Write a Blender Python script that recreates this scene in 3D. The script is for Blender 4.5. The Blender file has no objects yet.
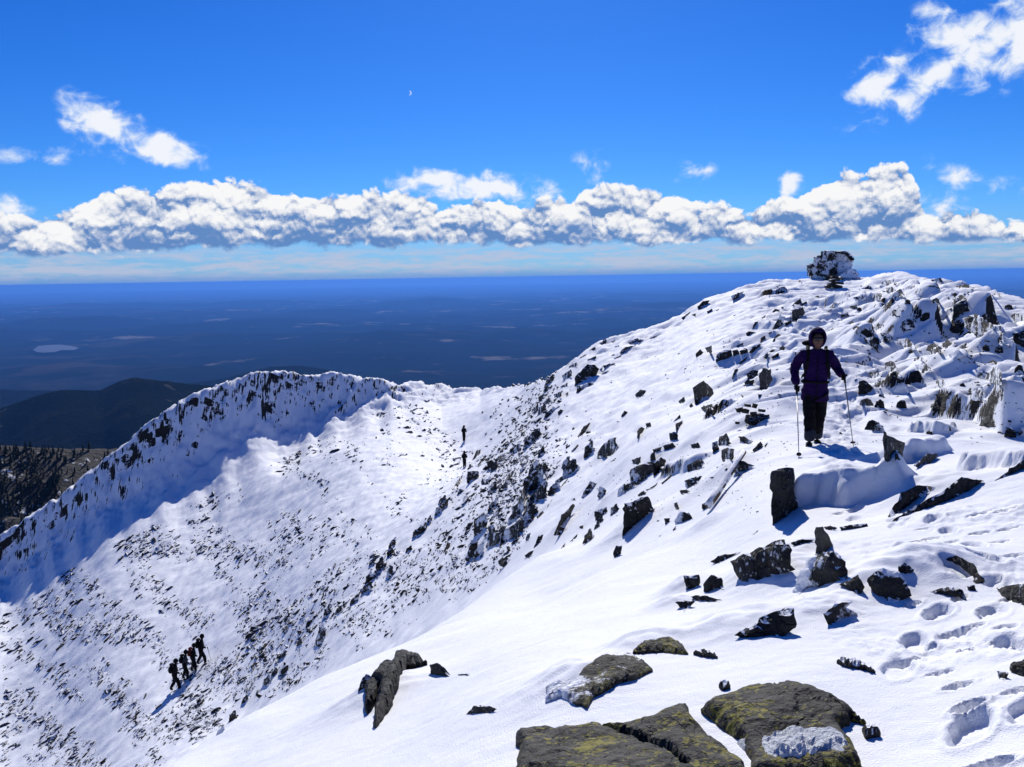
import bpy, bmesh, math, random
import numpy as np
from mathutils import Vector, Matrix, noise as mnoise
from mathutils.geometry import delaunay_2d_cdt

C = bpy.context.scene
COL = C.collection
random.seed(7)
rng = np.random.default_rng(7)
R = math.radians

# ------------------------------------------------------------------ camera
W, H = 1024, 767
F = 887.0
PITCH, ROLL = R(6.86), R(-0.95)
MC = Matrix.Rotation(R(90) - PITCH, 3, 'X') @ Matrix.Rotation(ROLL, 3, 'Z')
MCn = np.array(MC)
cam_d = bpy.data.cameras.new('camera')
cam = bpy.data.objects.new('camera', cam_d); COL.objects.link(cam)
cam_d.sensor_width = 36; cam_d.lens = 36 * F / W
cam_d.clip_start = 0.05; cam_d.clip_end = 600000
cam.matrix_world = MC.to_4x4()
C.camera = cam

def pdir(px, py):
    """direction through a picture point: azimuth, tan(elevation)"""
    px = np.asarray(px, float); py = np.asarray(py, float)
    v = np.stack([(px - W / 2) / F, (H / 2 - py) / F, -np.ones_like(px)], -1) @ MCn.T
    hr = np.hypot(v[..., 0], v[..., 1])
    return np.arctan2(v[..., 0], v[..., 1]), v[..., 2] / hr

# ------------------------------------------------------------------ noise
_perm = rng.permutation(512)
_perm = np.concatenate([_perm, _perm, _perm])
_gr = rng.random(512) * 2 * np.pi
_gx, _gy = np.cos(_gr), np.sin(_gr)
def pnoise(x, y):
    xi = np.floor(x).astype(np.int64); yi = np.floor(y).astype(np.int64)
    xf = x - xi; yf = y - yi
    u = xf * xf * xf * (xf * (xf * 6 - 15) + 10); v = yf * yf * yf * (yf * (yf * 6 - 15) + 10)
    def g(ix, iy, dx, dy):
        h = _perm[(_perm[ix & 511] + iy) & 511] & 511
        return _gx[h] * dx + _gy[h] * dy
    a = g(xi, yi, xf, yf); b = g(xi + 1, yi, xf - 1, yf)
    c = g(xi, yi + 1, xf, yf - 1); d = g(xi + 1, yi + 1, xf - 1, yf - 1)
    return (a + (b - a) * u) * (1 - v) + (c + (d - c) * u) * v
def fbm(x, y, o=4, gain=.5):
    s = 0; a = 1
    for k in range(o):
        s = s + a * pnoise(x * 2 ** k + 17.3 * k, y * 2 ** k - 9.1 * k); a *= gain
    return s
def sstep(a, b, x):
    t = np.clip((x - a) / (b - a), 0, 1); return t * t * (3 - 2 * t)

# ------------------------------------------------------------------ mountain relief
SKY = [(-120,610,116),(-60,573,114),(-40,560,113),(0,537,112),(16,529,111.5),(39,511,111),(59,498,110.5),(82,478,110),(117,451,109.5),(148,425,109.5),(176,405,110),(207,387,111.5),
 (234,376,113.5),(273,372,116),(297,373,117.5),(315,377,118),(336,373,118.5),(352,377,119),(380,380,120),(400,381,122),(412,382,126),(440,386,130),(480,389,125),
 (520,386,105),(545,382,84),(568,363,77),(585,351,73),(602,340,70),(621,336,69),(640,330,69),(660,326,70),(680,318,71),(696,306,72),(715,298,73),(735,290,74),(747,286,75),(768,281,77),(797,281,79),(811,280,80),
 (830,278,82),(860,279,81),(879,276,79),(897,273,75),(907,275,73),(921,280,70),(935,281,67),(958,283,62),(991,290,55),(1001,296,51),(1022,301,46),(1060,307,43),(1090,311,42)]
PTS = [ # near snow
 (1090,767,2.7),(970,767,2.75),(800,767,2.8),(640,767,2.85),(512,767,3.0),(400,767,3.9),(300,767,5.0),(230,767,6.3),
 (400,700,6.0),(300,705,7.8),(500,700,4.2),(600,700,3.6),(700,700,3.4),(800,700,3.3),(1000,700,3.25),(1090,700,3.2),
 (500,640,6.8),(430,660,7.6),(600,640,5.2),(700,640,4.6),(800,640,4.2),(950,640,4.1),(1080,640,4.0),
 (600,580,9),(700,580,7),(800,580,5.9),(900,580,5.4),(1000,580,5.2),(1090,580,5.1),
 (540,600,10.5),(600,540,14),(650,540,11),(720,540,8.8),(800,530,7.6),(900,530,6.8),(1000,530,6.5),(1090,530,6.3),
 (165,767,7.5),(246,716,8.5),(320,677,9.5),(371,657,10.5),(437,626,12),(492,587,13.5),(539,556,15),
 (-40,900,6),(60,830,6.8),
 # fold hidden below the near crest
 (165,815,12),(246,770,13),(320,720,14),(371,690,15),(437,650,17),(492,600,17.5),(539,563,18),
 (-40,900,14),(60,860,13),
 (760,500,9.5),(700,500,12),(650,500,14.5),(600,500,20),(560,500,26),(590,530,16.5),
 (640,440,22),(700,440,17.5),(760,440,14.5),(815,447,13),(790,520,8.2),(860,508,8.6),(860,462,11),
 (950,500,7.8),(1010,477,8.2),(1080,472,8.2),(950,456,12),(1010,452,13),(1080,450,13),(900,440,14.5),
 (860,400,20),(950,400,19),(1010,400,18),(1080,400,17.5),(860,350,33),(950,350,30),(1010,350,26),(1080,350,25),
 (900,300,60),(960,303,50),(1010,320,36),(840,300,62),(1080,325,33),
 # far side of the hollow
 (-60,767,61),(0,767,58),(80,767,50),(165,740,42),(0,690,73),(100,690,60),(178,690,51),(250,700,41),(310,670,36),(360,640,33),(430,610,27),(490,570,24),(530,540,22),
 (-60,650,86),(0,635,88),(100,600,78),(178,600,70),(250,600,59),(330,600,44),(400,580,38),(470,540,32),
 (200,520,90),(270,520,78),(330,520,64),(400,520,52),(440,500,52),(490,500,38),(520,480,36),
 (270,475,94),(330,450,93),(400,450,83),(450,480,66),(465,463,80),(463,441,92),(400,412,108),(480,412,100),(520,430,60),(500,470,47),
 (560,450,37),(560,400,55),(600,400,48),(600,450,31),(650,400,36),(650,360,55),(700,400,27),(700,350,43),(760,400,20),(760,350,38),(760,310,58),
]
SHADE = [(-60,625),(-20,597),(0,584),(25,566),(50,549),(78,531),(105,521),(129,514),(160,497),(195,478),(222,460),(250,446),(275,442),(308,427),(336,411),(367,405),(395,396)]
AS = 3.2
def _feat(az, lr): return np.stack([az * AS, lr], -1)
_p = np.array(PTS + SKY, float)
_az, _t = pdir(_p[:, 0], _p[:, 1])
_s = np.array(SKY, float); _saz, _st = pdir(_s[:, 0], _s[:, 1])
_rr = _p[:, 2]
for _px, _ys in SHADE:                     # cliff under the left ridge: crest, steep face, drift at its foot
    a0, ts = (float(v) for v in pdir(_px, _ys)); rc0 = float(np.interp(a0, _saz, _s[:, 2])); tc0 = float(np.interp(a0, _saz, _st))
    T_ = .595 + .105 * min(max((_px - 120) / 80, 0), 1); dd = (tc0 * rc0 - ts * rc0) / (T_ - ts)
    for f_, g_ in ((.25, .52), (.55, .86), (.85, 1.05), (1.0, 1.12)):
        r_ = rc0 - dd * f_; z_ = tc0 * rc0 - T_ * (dd * g_ if _px > 170 else dd * min(g_, 1.0))
        _az = np.append(_az, a0); _t = np.append(_t, z_ / r_); _rr = np.append(_rr, r_)
_X = _feat(_az, np.log(_rr))
def _U(r2): return .5 * r2 * np.log(r2 + 1e-12)
_n = len(_X)
_K = _U(((_X[:, None] - _X[None]) ** 2).sum(-1)) + np.eye(_n) * 2e-5
_P = np.concatenate([np.ones((_n, 1)), _X], 1)
_A = np.block([[_K, _P], [_P.T, np.zeros((3, 3))]])
_w = np.linalg.solve(_A, np.concatenate([_t, np.zeros(3)]))
def tps(az, lr):
    sh = az.shape; q = _feat(az.ravel(), lr.ravel()); out = np.empty(len(q))
    for i in range(0, len(q), 20000):
        b = q[i:i + 20000]
        d = ((b[:, None] - _X[None]) ** 2).sum(-1)
        out[i:i + 20000] = _U(d) @ _w[:_n] + _w[_n] + b @ _w[_n + 1:]
    return out.reshape(sh)
def crest(az): return np.interp(az, _saz, np.log(_s[:, 2])), np.interp(az, _saz, _st)
AZL, AZR = pdir(-55, 590)[0].item(), pdir(1080, 500)[0].item()
# coarse table of tan(elevation), then bilinear
_ga = np.linspace(AZL, AZR, 260); _gl = np.linspace(math.log(2.2), math.log(140), 700)
_GT = tps(*np.meshgrid(_ga, _gl, indexing='ij'))
def tbl(az, lr):
    u = np.clip((az - _ga[0]) / (_ga[1] - _ga[0]), 0, len(_ga) - 1.001); v = np.clip((lr - _gl[0]) / (_gl[1] - _gl[0]), 0, len(_gl) - 1.001)
    i = u.astype(int); j = v.astype(int); fu = u - i; fv = v - j
    return (_GT[i, j] * (1 - fu) + _GT[i + 1, j] * fu) * (1 - fv) + (_GT[i, j + 1] * (1 - fu) + _GT[i + 1, j + 1] * fu) * fv
# prints and trodden snow: (px, py, length m, width m, heading deg, depth m)
PRINTS = [(968,708,.24,.13,20,.08),(905,661,.24,.09,5,.04),(925,648,.2,.08,15,.03),(954,633,.24,.10,0,.05),(966,650,.18,.08,20,.035),
 (958,686,.22,.1,0,.035),(1014,692,.16,.08,0,.03),(985,768,.30,.12,0,.06),(940,672,.2,.06,0,.025),(1000,640,.16,.08,0,.03),
 (985,610,.2,.1,10,.03),(1005,628,.2,.1,0,.03),(960,600,.2,.1,30,.03),(975,627,.2,.09,20,.03),(914,607,.2,.07,20,.04),(930,612,.16,.07,0,.03),(1010,600,.2,.1,10,.03),
 (930,540,.25,.12,0,.03),(950,545,.25,.12,20,.03),(975,552,.25,.12,0,.03),(1000,545,.25,.1,0,.03),(1015,560,.25,.12,10,.03),(905,520,.25,.1,0,.03),(925,528,.25,.1,0,.03),(850,515,.2,.1,0,.05),
 (838,517,.2,.1,0,.05),(980,535,.3,.12,0,.04),(1010,530,.3,.12,0,.04),(915,545,.2,.3,40,.05),(980,513,.4,.08,0,.05),(1005,511,.4,.08,0,.05)]
def _hitbase(px, py):
    az, t = pdir(px, py); lr = np.linspace(math.log(2.3), math.log(135), 3000)
    tt = tbl(np.full_like(lr, float(az)), lr); k = np.argmax(tt >= float(t))
    return float(az), math.exp(lr[k])
_PR = [(*_hitbase(a, b), l, w, an, d) for a, b, l, w, an, d in PRINTS]
# the boot track that leads back to the walker
_tr = [_hitbase(*p) for p in [(1000,767),(985,715),(960,660),(962,612),(975,575),(948,545),(915,522),(885,512),(862,505)]] ; _tr2 = [_hitbase(*p) for p in [(815,449),(838,432),(852,415),(866,398),(872,380),(868,360)]]
_pr = random.Random(5)
for T in (_tr, _tr2):
    xy = [(r_ * math.sin(a_), r_ * math.cos(a_)) for a_, r_ in T]; k_ = 0
    for (x0_, y0_), (x1_, y1_) in zip(xy, xy[1:]):
        L_ = math.dist((x0_, y0_), (x1_, y1_)); n_ = max(1, int(L_ / .24)); ux, uy = (x1_ - x0_) / L_, (y1_ - y0_) / L_
        for i_ in range(n_):
            k_ += 1; o_ = (.13 if k_ % 2 else -.13) + _pr.gauss(0, .07); f_ = (i_ + _pr.random()) / n_
            X_, Y_ = x0_ + (x1_ - x0_) * f_ - uy * o_, y0_ + (y1_ - y0_) * f_ + ux * o_
            _PR.append((math.atan2(X_, Y_), math.hypot(X_, Y_), .27 / .56, .12 / .56, math.degrees(math.atan2(uy, ux)) + _pr.gauss(0, 14), _pr.uniform(.025, .055)))
# rock ledges under wind-packed snow: base line, height in picture points, run-out
LEDGE = [((776,513),(908,501),34,2.6),((920,414),(1006,424),30,4),((998,440),(1060,436),44,4),((880,331),(958,349),20,4),((856,349),(884,353),13,3.5),((884,342),(918,352),11,3),((900,464),(956,452),17,3),((950,474),(1024,470),18,4),
 ((903,298),(955,318),16,4),((955,316),(1008,338),24,4),((890,404),(926,397),13,3.5),((912,376),(934,376),10,3.5),((840,305),(880,312),9,4),((870,322),(905,318),8,4),((930,300),(960,306),9,4),((940,372),(985,380),14,4),((985,360),(1030,366),16,4),((905,436),(935,440),12,3),
 ((975,400),(1030,396),16,3.5),((850,384),(880,388),7,3),((700,421),(722,416),10,3),((655,480),(690,470),12,3),((760,300),(790,297),6,4)]
_LG = []
for (pa_, pb_, hp_, lf_) in LEDGE:
    a0_, r0_ = _hitbase(*pa_); a1_, r1_ = _hitbase(*pb_); A_ = np.array([r0_ * math.sin(a0_), r0_ * math.cos(a0_)]); B_ = np.array([r1_ * math.sin(a1_), r1_ * math.cos(a1_)])
    u_ = (B_ - A_) / np.linalg.norm(B_ - A_); n2_ = np.array([-u_[1], u_[0]]); 
    if n2_[1] < 0: n2_ = -n2_
    _LG.append((A_, u_, n2_, float(np.linalg.norm(B_ - A_)), hp_ / F * (r0_ + r1_) / 2, lf_))
# drifts heaped behind and beside the larger rocks: (px, py of base, size m)
_MD = []
for a_, b_, s_ in [(785,578,.42),(825,583,.40),(815,556,.3),(888,600,.34),(770,634,.42),(842,620,.25),(638,530,.55),(715,520,.3),(700,585,.28),(688,592,.2),(680,606,.2),(940,590,.35),(960,575,.4),(383,705,.5),
                  (740,470,.5),(668,450,.5),(700,440,.4),(610,500,.4),(565,528,.5),(700,400,.5),(960,490,.6),(590,690,.35),(660,650,.3)]:
    q_, r_ = _hitbase(a_, b_); _MD.append((r_ * math.sin(q_) - .18 * s_, r_ * math.cos(q_) + s_ * .75, s_ * .95, s_ * .75, s_ * .30))
def zground(az, r):
    """height of the snow surface, camera eye at 0"""
    back = np.clip((np.abs(az) - max(AZR, -AZL)) / (math.pi - .6), 0, 1)
    azc = np.clip(az, AZL, AZR)
    lc, tc = crest(azc); rc = np.exp(lc)
    lr = np.log(np.maximum(r, 2.3))
    t = tbl(azc, np.minimum(lr, lc))
    corr = tc - tbl(azc, lc)                    # settle the skyline exactly
    t = t + corr * sstep(lc - .35, lc, lr)
    z = t * np.minimum(np.maximum(r, 2.3), rc)
    z = np.where(r < 2.3, z + (-1.66 - z) * (1 - r / 2.3) ** 1.0, z)
    over = np.maximum(r - rc, 0)
    fall = .62 * (np.sqrt(over ** 2 + 9) - 3)
    # behind the camera: an even shoulder that falls away on both sides
    zb = -1.66 - .10 * r - .5 * np.maximum(r - 25, 0)
    z = z * (1 - back) + zb * back
    z = z - fall * (1 - back)
    x = r * np.sin(az); y = r * np.cos(az)
    z = np.maximum(z, -1255 + 20 * pnoise(x / 900, y / 900))
    # ---- detail
    side = sstep(R(11), R(17), az)                                        # rocky rimed ground right of the ridge path
    near = 1 - sstep(8, 14, r)
    dz = 0 * x + .05 * fbm(x / 2.3, y / 2.3, 3) * sstep(2, 8, r) * (1 - sstep(120, 300, r)) + .008 * fbm(x / .5, y / .22, 4, .6) * near * sstep(-.3, .4, fbm(x / 1.4, y / 1.2, 2))
    lum = np.abs(fbm(x / 3.4 + .3 * y / 3.4, y / 4.2, 3)); lum2 = np.abs(pnoise(x / 1.1, y / 1.3))
    dz = dz + side * sstep(9.5, 14, r) * (1 - sstep(90, 130, r)) * ((.25 - lum * .9) * sstep(9, 30, r) * (1.3 - .5 * sstep(-12, 0, r - rc)) + .10 * (.25 - lum2))
    tq = 1.5 * fbm(x / 7.5 + 3, y / 5.0, 4, .55) * 2.6; tf = tq - np.floor(tq)
    dz = dz + side * sstep(12, 22, r) * (1 - sstep(-25, -3, r - rc)) * .17 * (np.floor(tq) + sstep(.0, .22, tf) - tq * .72)
    for (mx, my, ml, mw, mh) in _MD:
        dx, dy = x - mx, y - my
        if np.min(dx * dx + dy * dy) < 9 * ml * ml:
            dz = dz + mh * np.exp(-(dx / mw) ** 2 - (dy / ml) ** 2) * (1 + .25 * pnoise(x / (.4 * mw), y / (.4 * mw)))
    for (A_, u_, n_, L_, h_, lf_) in _LG:
        a = ((x - A_[0]) * u_[0] + (y - A_[1]) * u_[1]) / L_; s = (x - A_[0]) * n_[0] + (y - A_[1]) * n_[1]
        m = (a > -.1) & (a < 1.1) & (s > -2 * h_) & (s < 8 * h_)
        if m.any():
            aa, ss, xx, yy = a[m], s[m], x[m], y[m]
            w = h_ * (.55 * pnoise(xx / (h_ * 1.6), yy / (h_ * 1.6)) + .22 * pnoise(xx / (h_ * .5), yy / (h_ * .5)))
            hh = h_ * (.95 + .5 * pnoise(xx / (h_ * 1.3) + 9, yy / (h_ * 2.5)))
            dz[m] += hh * sstep(-.05, .42, (ss + w) / h_) * (1 - sstep(.5, lf_, ss / h_)) * sstep(0, .16, aa) * (1 - sstep(.84, 1, aa))
    # jagged rim of the ridges
    lrel = r - rc
    rim = np.exp(-(np.minimum(lrel, 0) / 9) ** 2) * np.exp(-(np.maximum(lrel, 0) / 15) ** 2)
    leftr = 1 - sstep(R(-5), R(-1), az)
    wx = 1.6 * pnoise(x / 7, y / 5); cl = np.abs(fbm((x + wx) / 4.6, y / 5.5, 5, .6)) ; cl2 = np.abs(fbm((x + wx) / 1.5, y / 1.9, 3))
    dz = dz + rim * leftr * ((.40 - cl * 1.8) * .80 + (.2 - cl2) * .30)
    midr = sstep(R(-6), R(-1), az) * (1 - side)
    dz = dz + rim * midr * (.22 - cl * .9) * .8
    # far slope: wind scoured drifts, long in the down-sun direction
    a = R(6); u = (x * math.cos(a) - y * math.sin(a)); v = (x * math.sin(a) + y * math.cos(a))
    fs = sstep(16, 28, r) * (1 - side) * (1 - sstep(120, 200, r))
    dz = dz + fs * (.30 * fbm(u / 5.5, v / 13, 4, .55) + .13 * fbm(u / 1.2, v / 3.0, 3, .6))
    # mid slope drifts
    ms = sstep(8, 14, r) * (1 - sstep(40, 60, r)) * sstep(R(0), R(4), az) * (1 - side)
    dz = dz + ms * .12 * fbm(u / 2.2, v / 5, 3)
    # beaten path
    pth = sstep(R(19), R(23), az) * (1 - sstep(7.5, 8.5, r)) * sstep(3.1, 4.2, r) * sstep(-.25, .35, fbm(x / .8, y / 1.1, 2))
    dz = dz + pth * (.026 * fbm(x / .11, y / .15, 3, .6) + .022 * fbm(x / .34, y / .4, 2))
    pw = np.exp(-((az - R(20.5)) / R(1.2)) ** 2) * sstep(9, 11, r) * (1 - sstep(22, 28, r))
    dz = dz + pw * .085 * fbm(x / .22, y / .34, 3)
    for (pa, pr, l, w, an, d) in _PR:
        l *= .56; w *= .56; d *= .8; cx, cy = pr * math.sin(pa), pr * math.cos(pa)
        ca, sa = math.cos(R(an)), math.sin(R(an))
        X = (x - cx) * ca + (y - cy) * sa; Y = -(x - cx) * sa + (y - cy) * ca
        q = (X / l * 2) ** 2 + (Y / w * 2) ** 2
        if q.min() < 6:
            q2 = q + .5 * pnoise(x * 14, y * 14)
            dz = dz - d * (1 - sstep(.55, 1.15, q2)) + d * .18 * np.exp(-((q2 - 1.6) / .5) ** 2)
    return z + dz * (1 - back * .8)

azd = np.linspace(R(-33), R(33), 760)
azs = np.concatenate([np.linspace(-math.pi, R(-33), 60)[:-1], azd, np.linspace(R(33), math.pi, 60)[1:]])
rs = np.concatenate([[.05, .3, .8, 1.4, 2.0], np.exp(np.arange(math.log(2.3), math.log(140), .0042)), np.exp(np.linspace(math.log(141), math.log(2600), 70))])
GRID = zground(*np.meshgrid(azs, rs, indexing='ij'))
_v0 = 59; _l0 = math.log(2.3); _nr = len(rs) - 75
_tab = GRID[_v0:_v0 + 760, 5:5 + _nr] ; _rt = rs[5:5 + _nr]; _tt = _tab / _rt[None]
def hit(px, py, rmin=2.3, rmax=134):
    az, t = pdir(px, py); az = float(az); t = float(t)
    u = min(max((az - azd[0]) / (azd[1] - azd[0]), 0), 758.999); i = int(u); f = u - i
    k0 = max(0, int((math.log(rmin) - _l0) / .0042)); k1 = min(_nr, int((math.log(rmax) - _l0) / .0042))
    tt = _tt[i, k0:k1] * (1 - f) + _tt[i + 1, k0:k1] * f; r = _rt[k0:k1]
    k = int(np.argmax(tt >= t))
    if tt[k] < t: return az, float(r[int(np.argmax(tt))])
    if k: g = (t - tt[k - 1]) / max(tt[k] - tt[k - 1], 1e-9); return az, float(r[k - 1] + (r[k] - r[k - 1]) * g)
    return az, float(r[0])
def gz(x, y):
    az = math.atan2(x, y); r = math.hypot(x, y)
    u = min(max((az - azd[0]) / (azd[1] - azd[0]), 0), 758.999); v = min(max((math.log(r) - _l0) / .0042, 0), _nr - 1.001); i, j = int(u), int(v); f, g = u - i, v - j
    return float((_tab[i, j] * (1 - g) + _tab[i, j + 1] * g) * (1 - f) + (_tab[i + 1, j] * (1 - g) + _tab[i + 1, j + 1] * g) * f)
def P3(px, py, r):
    """the point seen at px,py at horizontal distance r"""
    az, t = pdir(px, py)
    return Vector((r * math.sin(az), r * math.cos(az), r * float(t)))

# ------------------------------------------------------------------ helpers
def link(o, parent=None):
    COL.objects.link(o)
    if parent is not None: o.parent = parent
    return o
def tag(o, label=None, cat=None, group=None, kind=None):
    if label: o['label'] = label
    if cat: o['category'] = cat
    if group: o['group'] = group
    if kind: o['kind'] = kind
    return o
def mesh_np(name, V, Fq, mat, smooth=True):
    me = bpy.data.meshes.new(name)
    V = np.asarray(V, np.float32); Fq = np.asarray(Fq, np.int32); k = Fq.shape[1]
    me.vertices.add(len(V)); me.vertices.foreach_set('co', V.ravel())
    me.loops.add(Fq.size); me.loops.foreach_set('vertex_index', Fq.ravel())
    me.polygons.add(len(Fq)); me.polygons.foreach_set('loop_start', np.arange(0, Fq.size, k, dtype=np.int32))
    me.polygons.foreach_set('loop_total', np.full(len(Fq), k, np.int32))
    me.polygons.foreach_set('use_smooth', np.full(len(Fq), smooth, bool))
    me.materials.append(mat); me.update(calc_edges=True); me.validate()
    return me

class NT:
    def __init__(s, tree): s.t = tree; s.n = tree.nodes; s.l = tree.links
    def add(s, typ, ins=None, **kw):
        nd = s.n.new(typ)
        for k, v in kw.items(): setattr(nd, k, v)
        for k, v in (ins or {}).items():
            sock = nd.inputs[k]
            if isinstance(v, bpy.types.NodeSocket): s.l.new(v, sock)
            else: sock.default_value = v
        return nd
    def m(s, op, a, b=0.0, c=0.0, clamp=False):
        nd = s.n.new('ShaderNodeMath'); nd.operation = op; nd.use_clamp = clamp
        for i, v in enumerate((a, b, c)):
            if isinstance(v, bpy.types.NodeSocket): s.l.new(v, nd.inputs[i])
            else: nd.inputs[i].default_value = v
        return nd.outputs[0]
    def sm(s, x, a, b):
        nd = s.n.new('ShaderNodeMapRange'); nd.interpolation_type = 'SMOOTHSTEP'
        s.l.new(x, nd.inputs[0])
        for i, v in ((1, a), (2, b)):
            if isinstance(v, bpy.types.NodeSocket): s.l.new(v, nd.inputs[i])
            else: nd.inputs[i].default_value = v
        return nd.outputs[0]
    def mix(s, f, a, b):
        nd = s.n.new('ShaderNodeMix'); nd.data_type = 'RGBA'
        for i, v in ((0, f), (6, a), (7, b)):
            if isinstance(v, bpy.types.NodeSocket): s.l.new(v, nd.inputs[i])
            else: nd.inputs[i].default_value = v if i == 0 else (*v, 1)[:4]
        return nd.outputs[2]
    def noise(s, vec, scale, detail=4, rough=.55, two=False, **kw):
        nd = s.add('ShaderNodeTexNoise', {'Scale': scale, 'Detail': detail, 'Roughness': rough, **kw}, noise_dimensions='2D' if two else '3D')
        if vec is not None: s.l.new(vec, nd.inputs['Vector'])
        return nd.outputs[0]
def new_mat(name):
    m = bpy.data.materials.new(name); m.use_nodes = True
    nt = NT(m.node_tree); b = m.node_tree.nodes['Principled BSDF']
    return m, nt, b
def bump(nt, b, h, dist, strength=1.0):
    bp = nt.add('ShaderNodeBump', {'Height': h, 'Distance': dist, 'Strength': strength})
    nt.l.new(bp.outputs[0], b.inputs['Normal'])
    return bp
def flat_mat(name, col, rough=.8, spec=.3, ns=0, na=.15):
    m, nt, b = new_mat(name)
    b.inputs['Roughness'].default_value = rough; b.inputs['Specular IOR Level'].default_value = spec
    tc = nt.add('ShaderNodeTexCoord').outputs['Object']
    n = nt.noise(tc, ns or 30, 3)
    nt.l.new(nt.mix(n, [c * (1 - na) for c in col], [min(1, c * (1 + na)) for c in col]), b.inputs['Base Color'])
    bump(nt, b, n, .004)
    return m

# ------------------------------------------------------------------ materials
def snow_colour(nt, pos):
    n = nt.noise(pos, .7, 5)
    return nt.mix(n, (.86, .875, .90), (.92, .925, .935))
def snow_setup(b):
    b.inputs['Roughness'].default_value = .75
    b.inputs['Specular IOR Level'].default_value = .12
def make_snow():
    m, nt, b = new_mat('snow'); snow_setup(b)
    pos = nt.add('ShaderNodeNewGeometry').outputs['Position']
    geo = nt.add('ShaderNodeNewGeometry')
    sep = nt.add('ShaderNodeSeparateXYZ', {0: geo.outputs['True Normal']})
    sc = snow_colour(nt, pos)
    # bare rock shows only where the mountain is too steep to hold snow
    n1 = nt.noise(pos, .9, 8, .7)
    n2 = nt.noise(pos, 4.5, 4, .65)
    lim = nt.m('ADD', nt.m('MULTIPLY', n1, .62), nt.m('MULTIPLY', n2, .25))     # ~.43
    steep = nt.m('SUBTRACT', 1.0, sep.outputs['Z'])
    far = nt.add('ShaderNodeVectorMath', {0: pos}, operation='LENGTH').outputs['Value']
    steep = nt.m('MULTIPLY', steep, nt.sm(far, 10.0, 20.0))
    k = nt.sm(nt.m('SUBTRACT', nt.m('MULTIPLY', steep, 1.15), nt.m('SUBTRACT', lim, -.11)), -.012, .016)
    rc = nt.mix(nt.noise(pos, 3, 5), (.014, .013, .012), (.06, .055, .047))
    col = nt.mix(k, sc, rc)
    nt.l.new(col, b.inputs['Base Color'])
    g = nt.noise(pos, 130, 2, .6); g2 = nt.noise(pos, 12, 4, .6); g3 = nt.noise(pos, 1.1, 4, .55)
    h = nt.m('ADD', nt.m('MULTIPLY', g, .0055), nt.m('ADD', nt.m('MULTIPLY', g2, .006), nt.m('MULTIPLY', g3, .05)))
    h = nt.m('ADD', h, nt.m('MULTIPLY', nt.m('MULTIPLY', k, n2), .25))
    bump(nt, b, h, 1.0)
    return m
def rock_mat(name, snowy, dark=(.008, .008, .0075), lite=(.048, .044, .036), lichen=0.0, rime=0.0, crk=1.0):
    """grey rock; snow lies on what faces up, rime sticks to the rest in patches"""
    m, nt, b = new_mat(name)
    geo = nt.add('ShaderNodeNewGeometry'); pos = geo.outputs['Position']
    sep = nt.add('ShaderNodeSeparateXYZ', {0: geo.outputs['Normal']})
    a = nt.noise(pos, 4.5, 8, .62); c = nt.noise(pos, 30, 5, .6)
    rc = nt.mix(nt.sm(nt.m('ADD', nt.m('MULTIPLY', a, .65), nt.m('MULTIPLY', c, .35)), .36, .66), dark, lite)
    vor = nt.add('ShaderNodeTexVoronoi', {'Vector': pos, 'Scale': 3.2, 'Randomness': 1.0}, feature='DISTANCE_TO_EDGE')
    wv = nt.add('ShaderNodeVectorMath', {0: pos, 1: (1, 1, 1)}, operation='MULTIPLY')
    dn = nt.add('ShaderNodeTexNoise', {'Vector': pos, 'Scale': 5.0, 'Detail': 4.0})
    off = nt.add('ShaderNodeVectorMath', {0: dn.outputs['Color'], 1: (.35, .35, .35)}, operation='MULTIPLY')
    ad = nt.add('ShaderNodeVectorMath', {0: wv.outputs[0], 1: off.outputs[0]}, operation='ADD')
    nt.l.new(ad.outputs[0], vor.inputs['Vector'])
    crack = nt.sm(vor.outputs['Distance'], .0, .035 * crk) if crk else nt.m('ADD', 1.0, 0.0)
    rc = nt.mix(crack, (.008, .008, .008), rc)
    if lichen:
        ln = nt.noise(pos, 7, 8, .68); ln2 = nt.noise(pos, 45, 3, .6)
        lk = nt.m('MULTIPLY', nt.sm(nt.m('ADD', nt.m('MULTIPLY', ln, .55), nt.m('MULTIPLY', ln2, .45)), .52, .57), lichen)
        rc = nt.mix(lk, rc, nt.mix(c, (.11, .10, .012), (.30, .26, .03)))
    col = rc
    if snowy or rime:
        sn = nt.noise(pos, 5.0, 6, .65)
        k = nt.sm(nt.m('ADD', sep.outputs['Z'], nt.m('MULTIPLY', nt.m('SUBTRACT', sn, .5), .9)), 1.02 - snowy * .7, 1.10 - snowy * .7)
        fr = nt.noise(pos, 22, 6, .7); fk = nt.noise(pos, 3.1, 3, .5)
        k = nt.m('MAXIMUM', k, nt.m('MULTIPLY', nt.sm(nt.m('ADD', nt.m('MULTIPLY', fr, .6), nt.m('MULTIPLY', fk, .4)), .585, .63), .75))
        if rime:
            rn = nt.noise(pos, 1.7, 8, .68)
            k2 = nt.sm(rn, .62 - .3 * rime, .66 - .3 * rime)
            k = nt.m('MAXIMUM', k, k2)
        col = nt.mix(k, rc, snow_colour(nt, pos))
    nt.l.new(col, b.inputs['Base Color'])
    b.inputs['Roughness'].default_value = .78; b.inputs['Specular IOR Level'].default_value = .3
    h = nt.m('ADD', nt.m('MULTIPLY', a, .06), nt.m('ADD', nt.m('MULTIPLY', c, .016), nt.m('MULTIPLY', crack, .025)))
    bump(nt, b, h, 1.0)
    return m
M_SNOW = make_snow()
M_ROCK = rock_mat('bare_rock', .38)
M_SLAB = rock_mat('lichen_rock', 0, dark=(.012, .012, .010), lite=(.062, .056, .046), lichen=.9, crk=.35)
M_FROST = rock_mat('frosted_rock', .55, rime=.42, crk=0)
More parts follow.
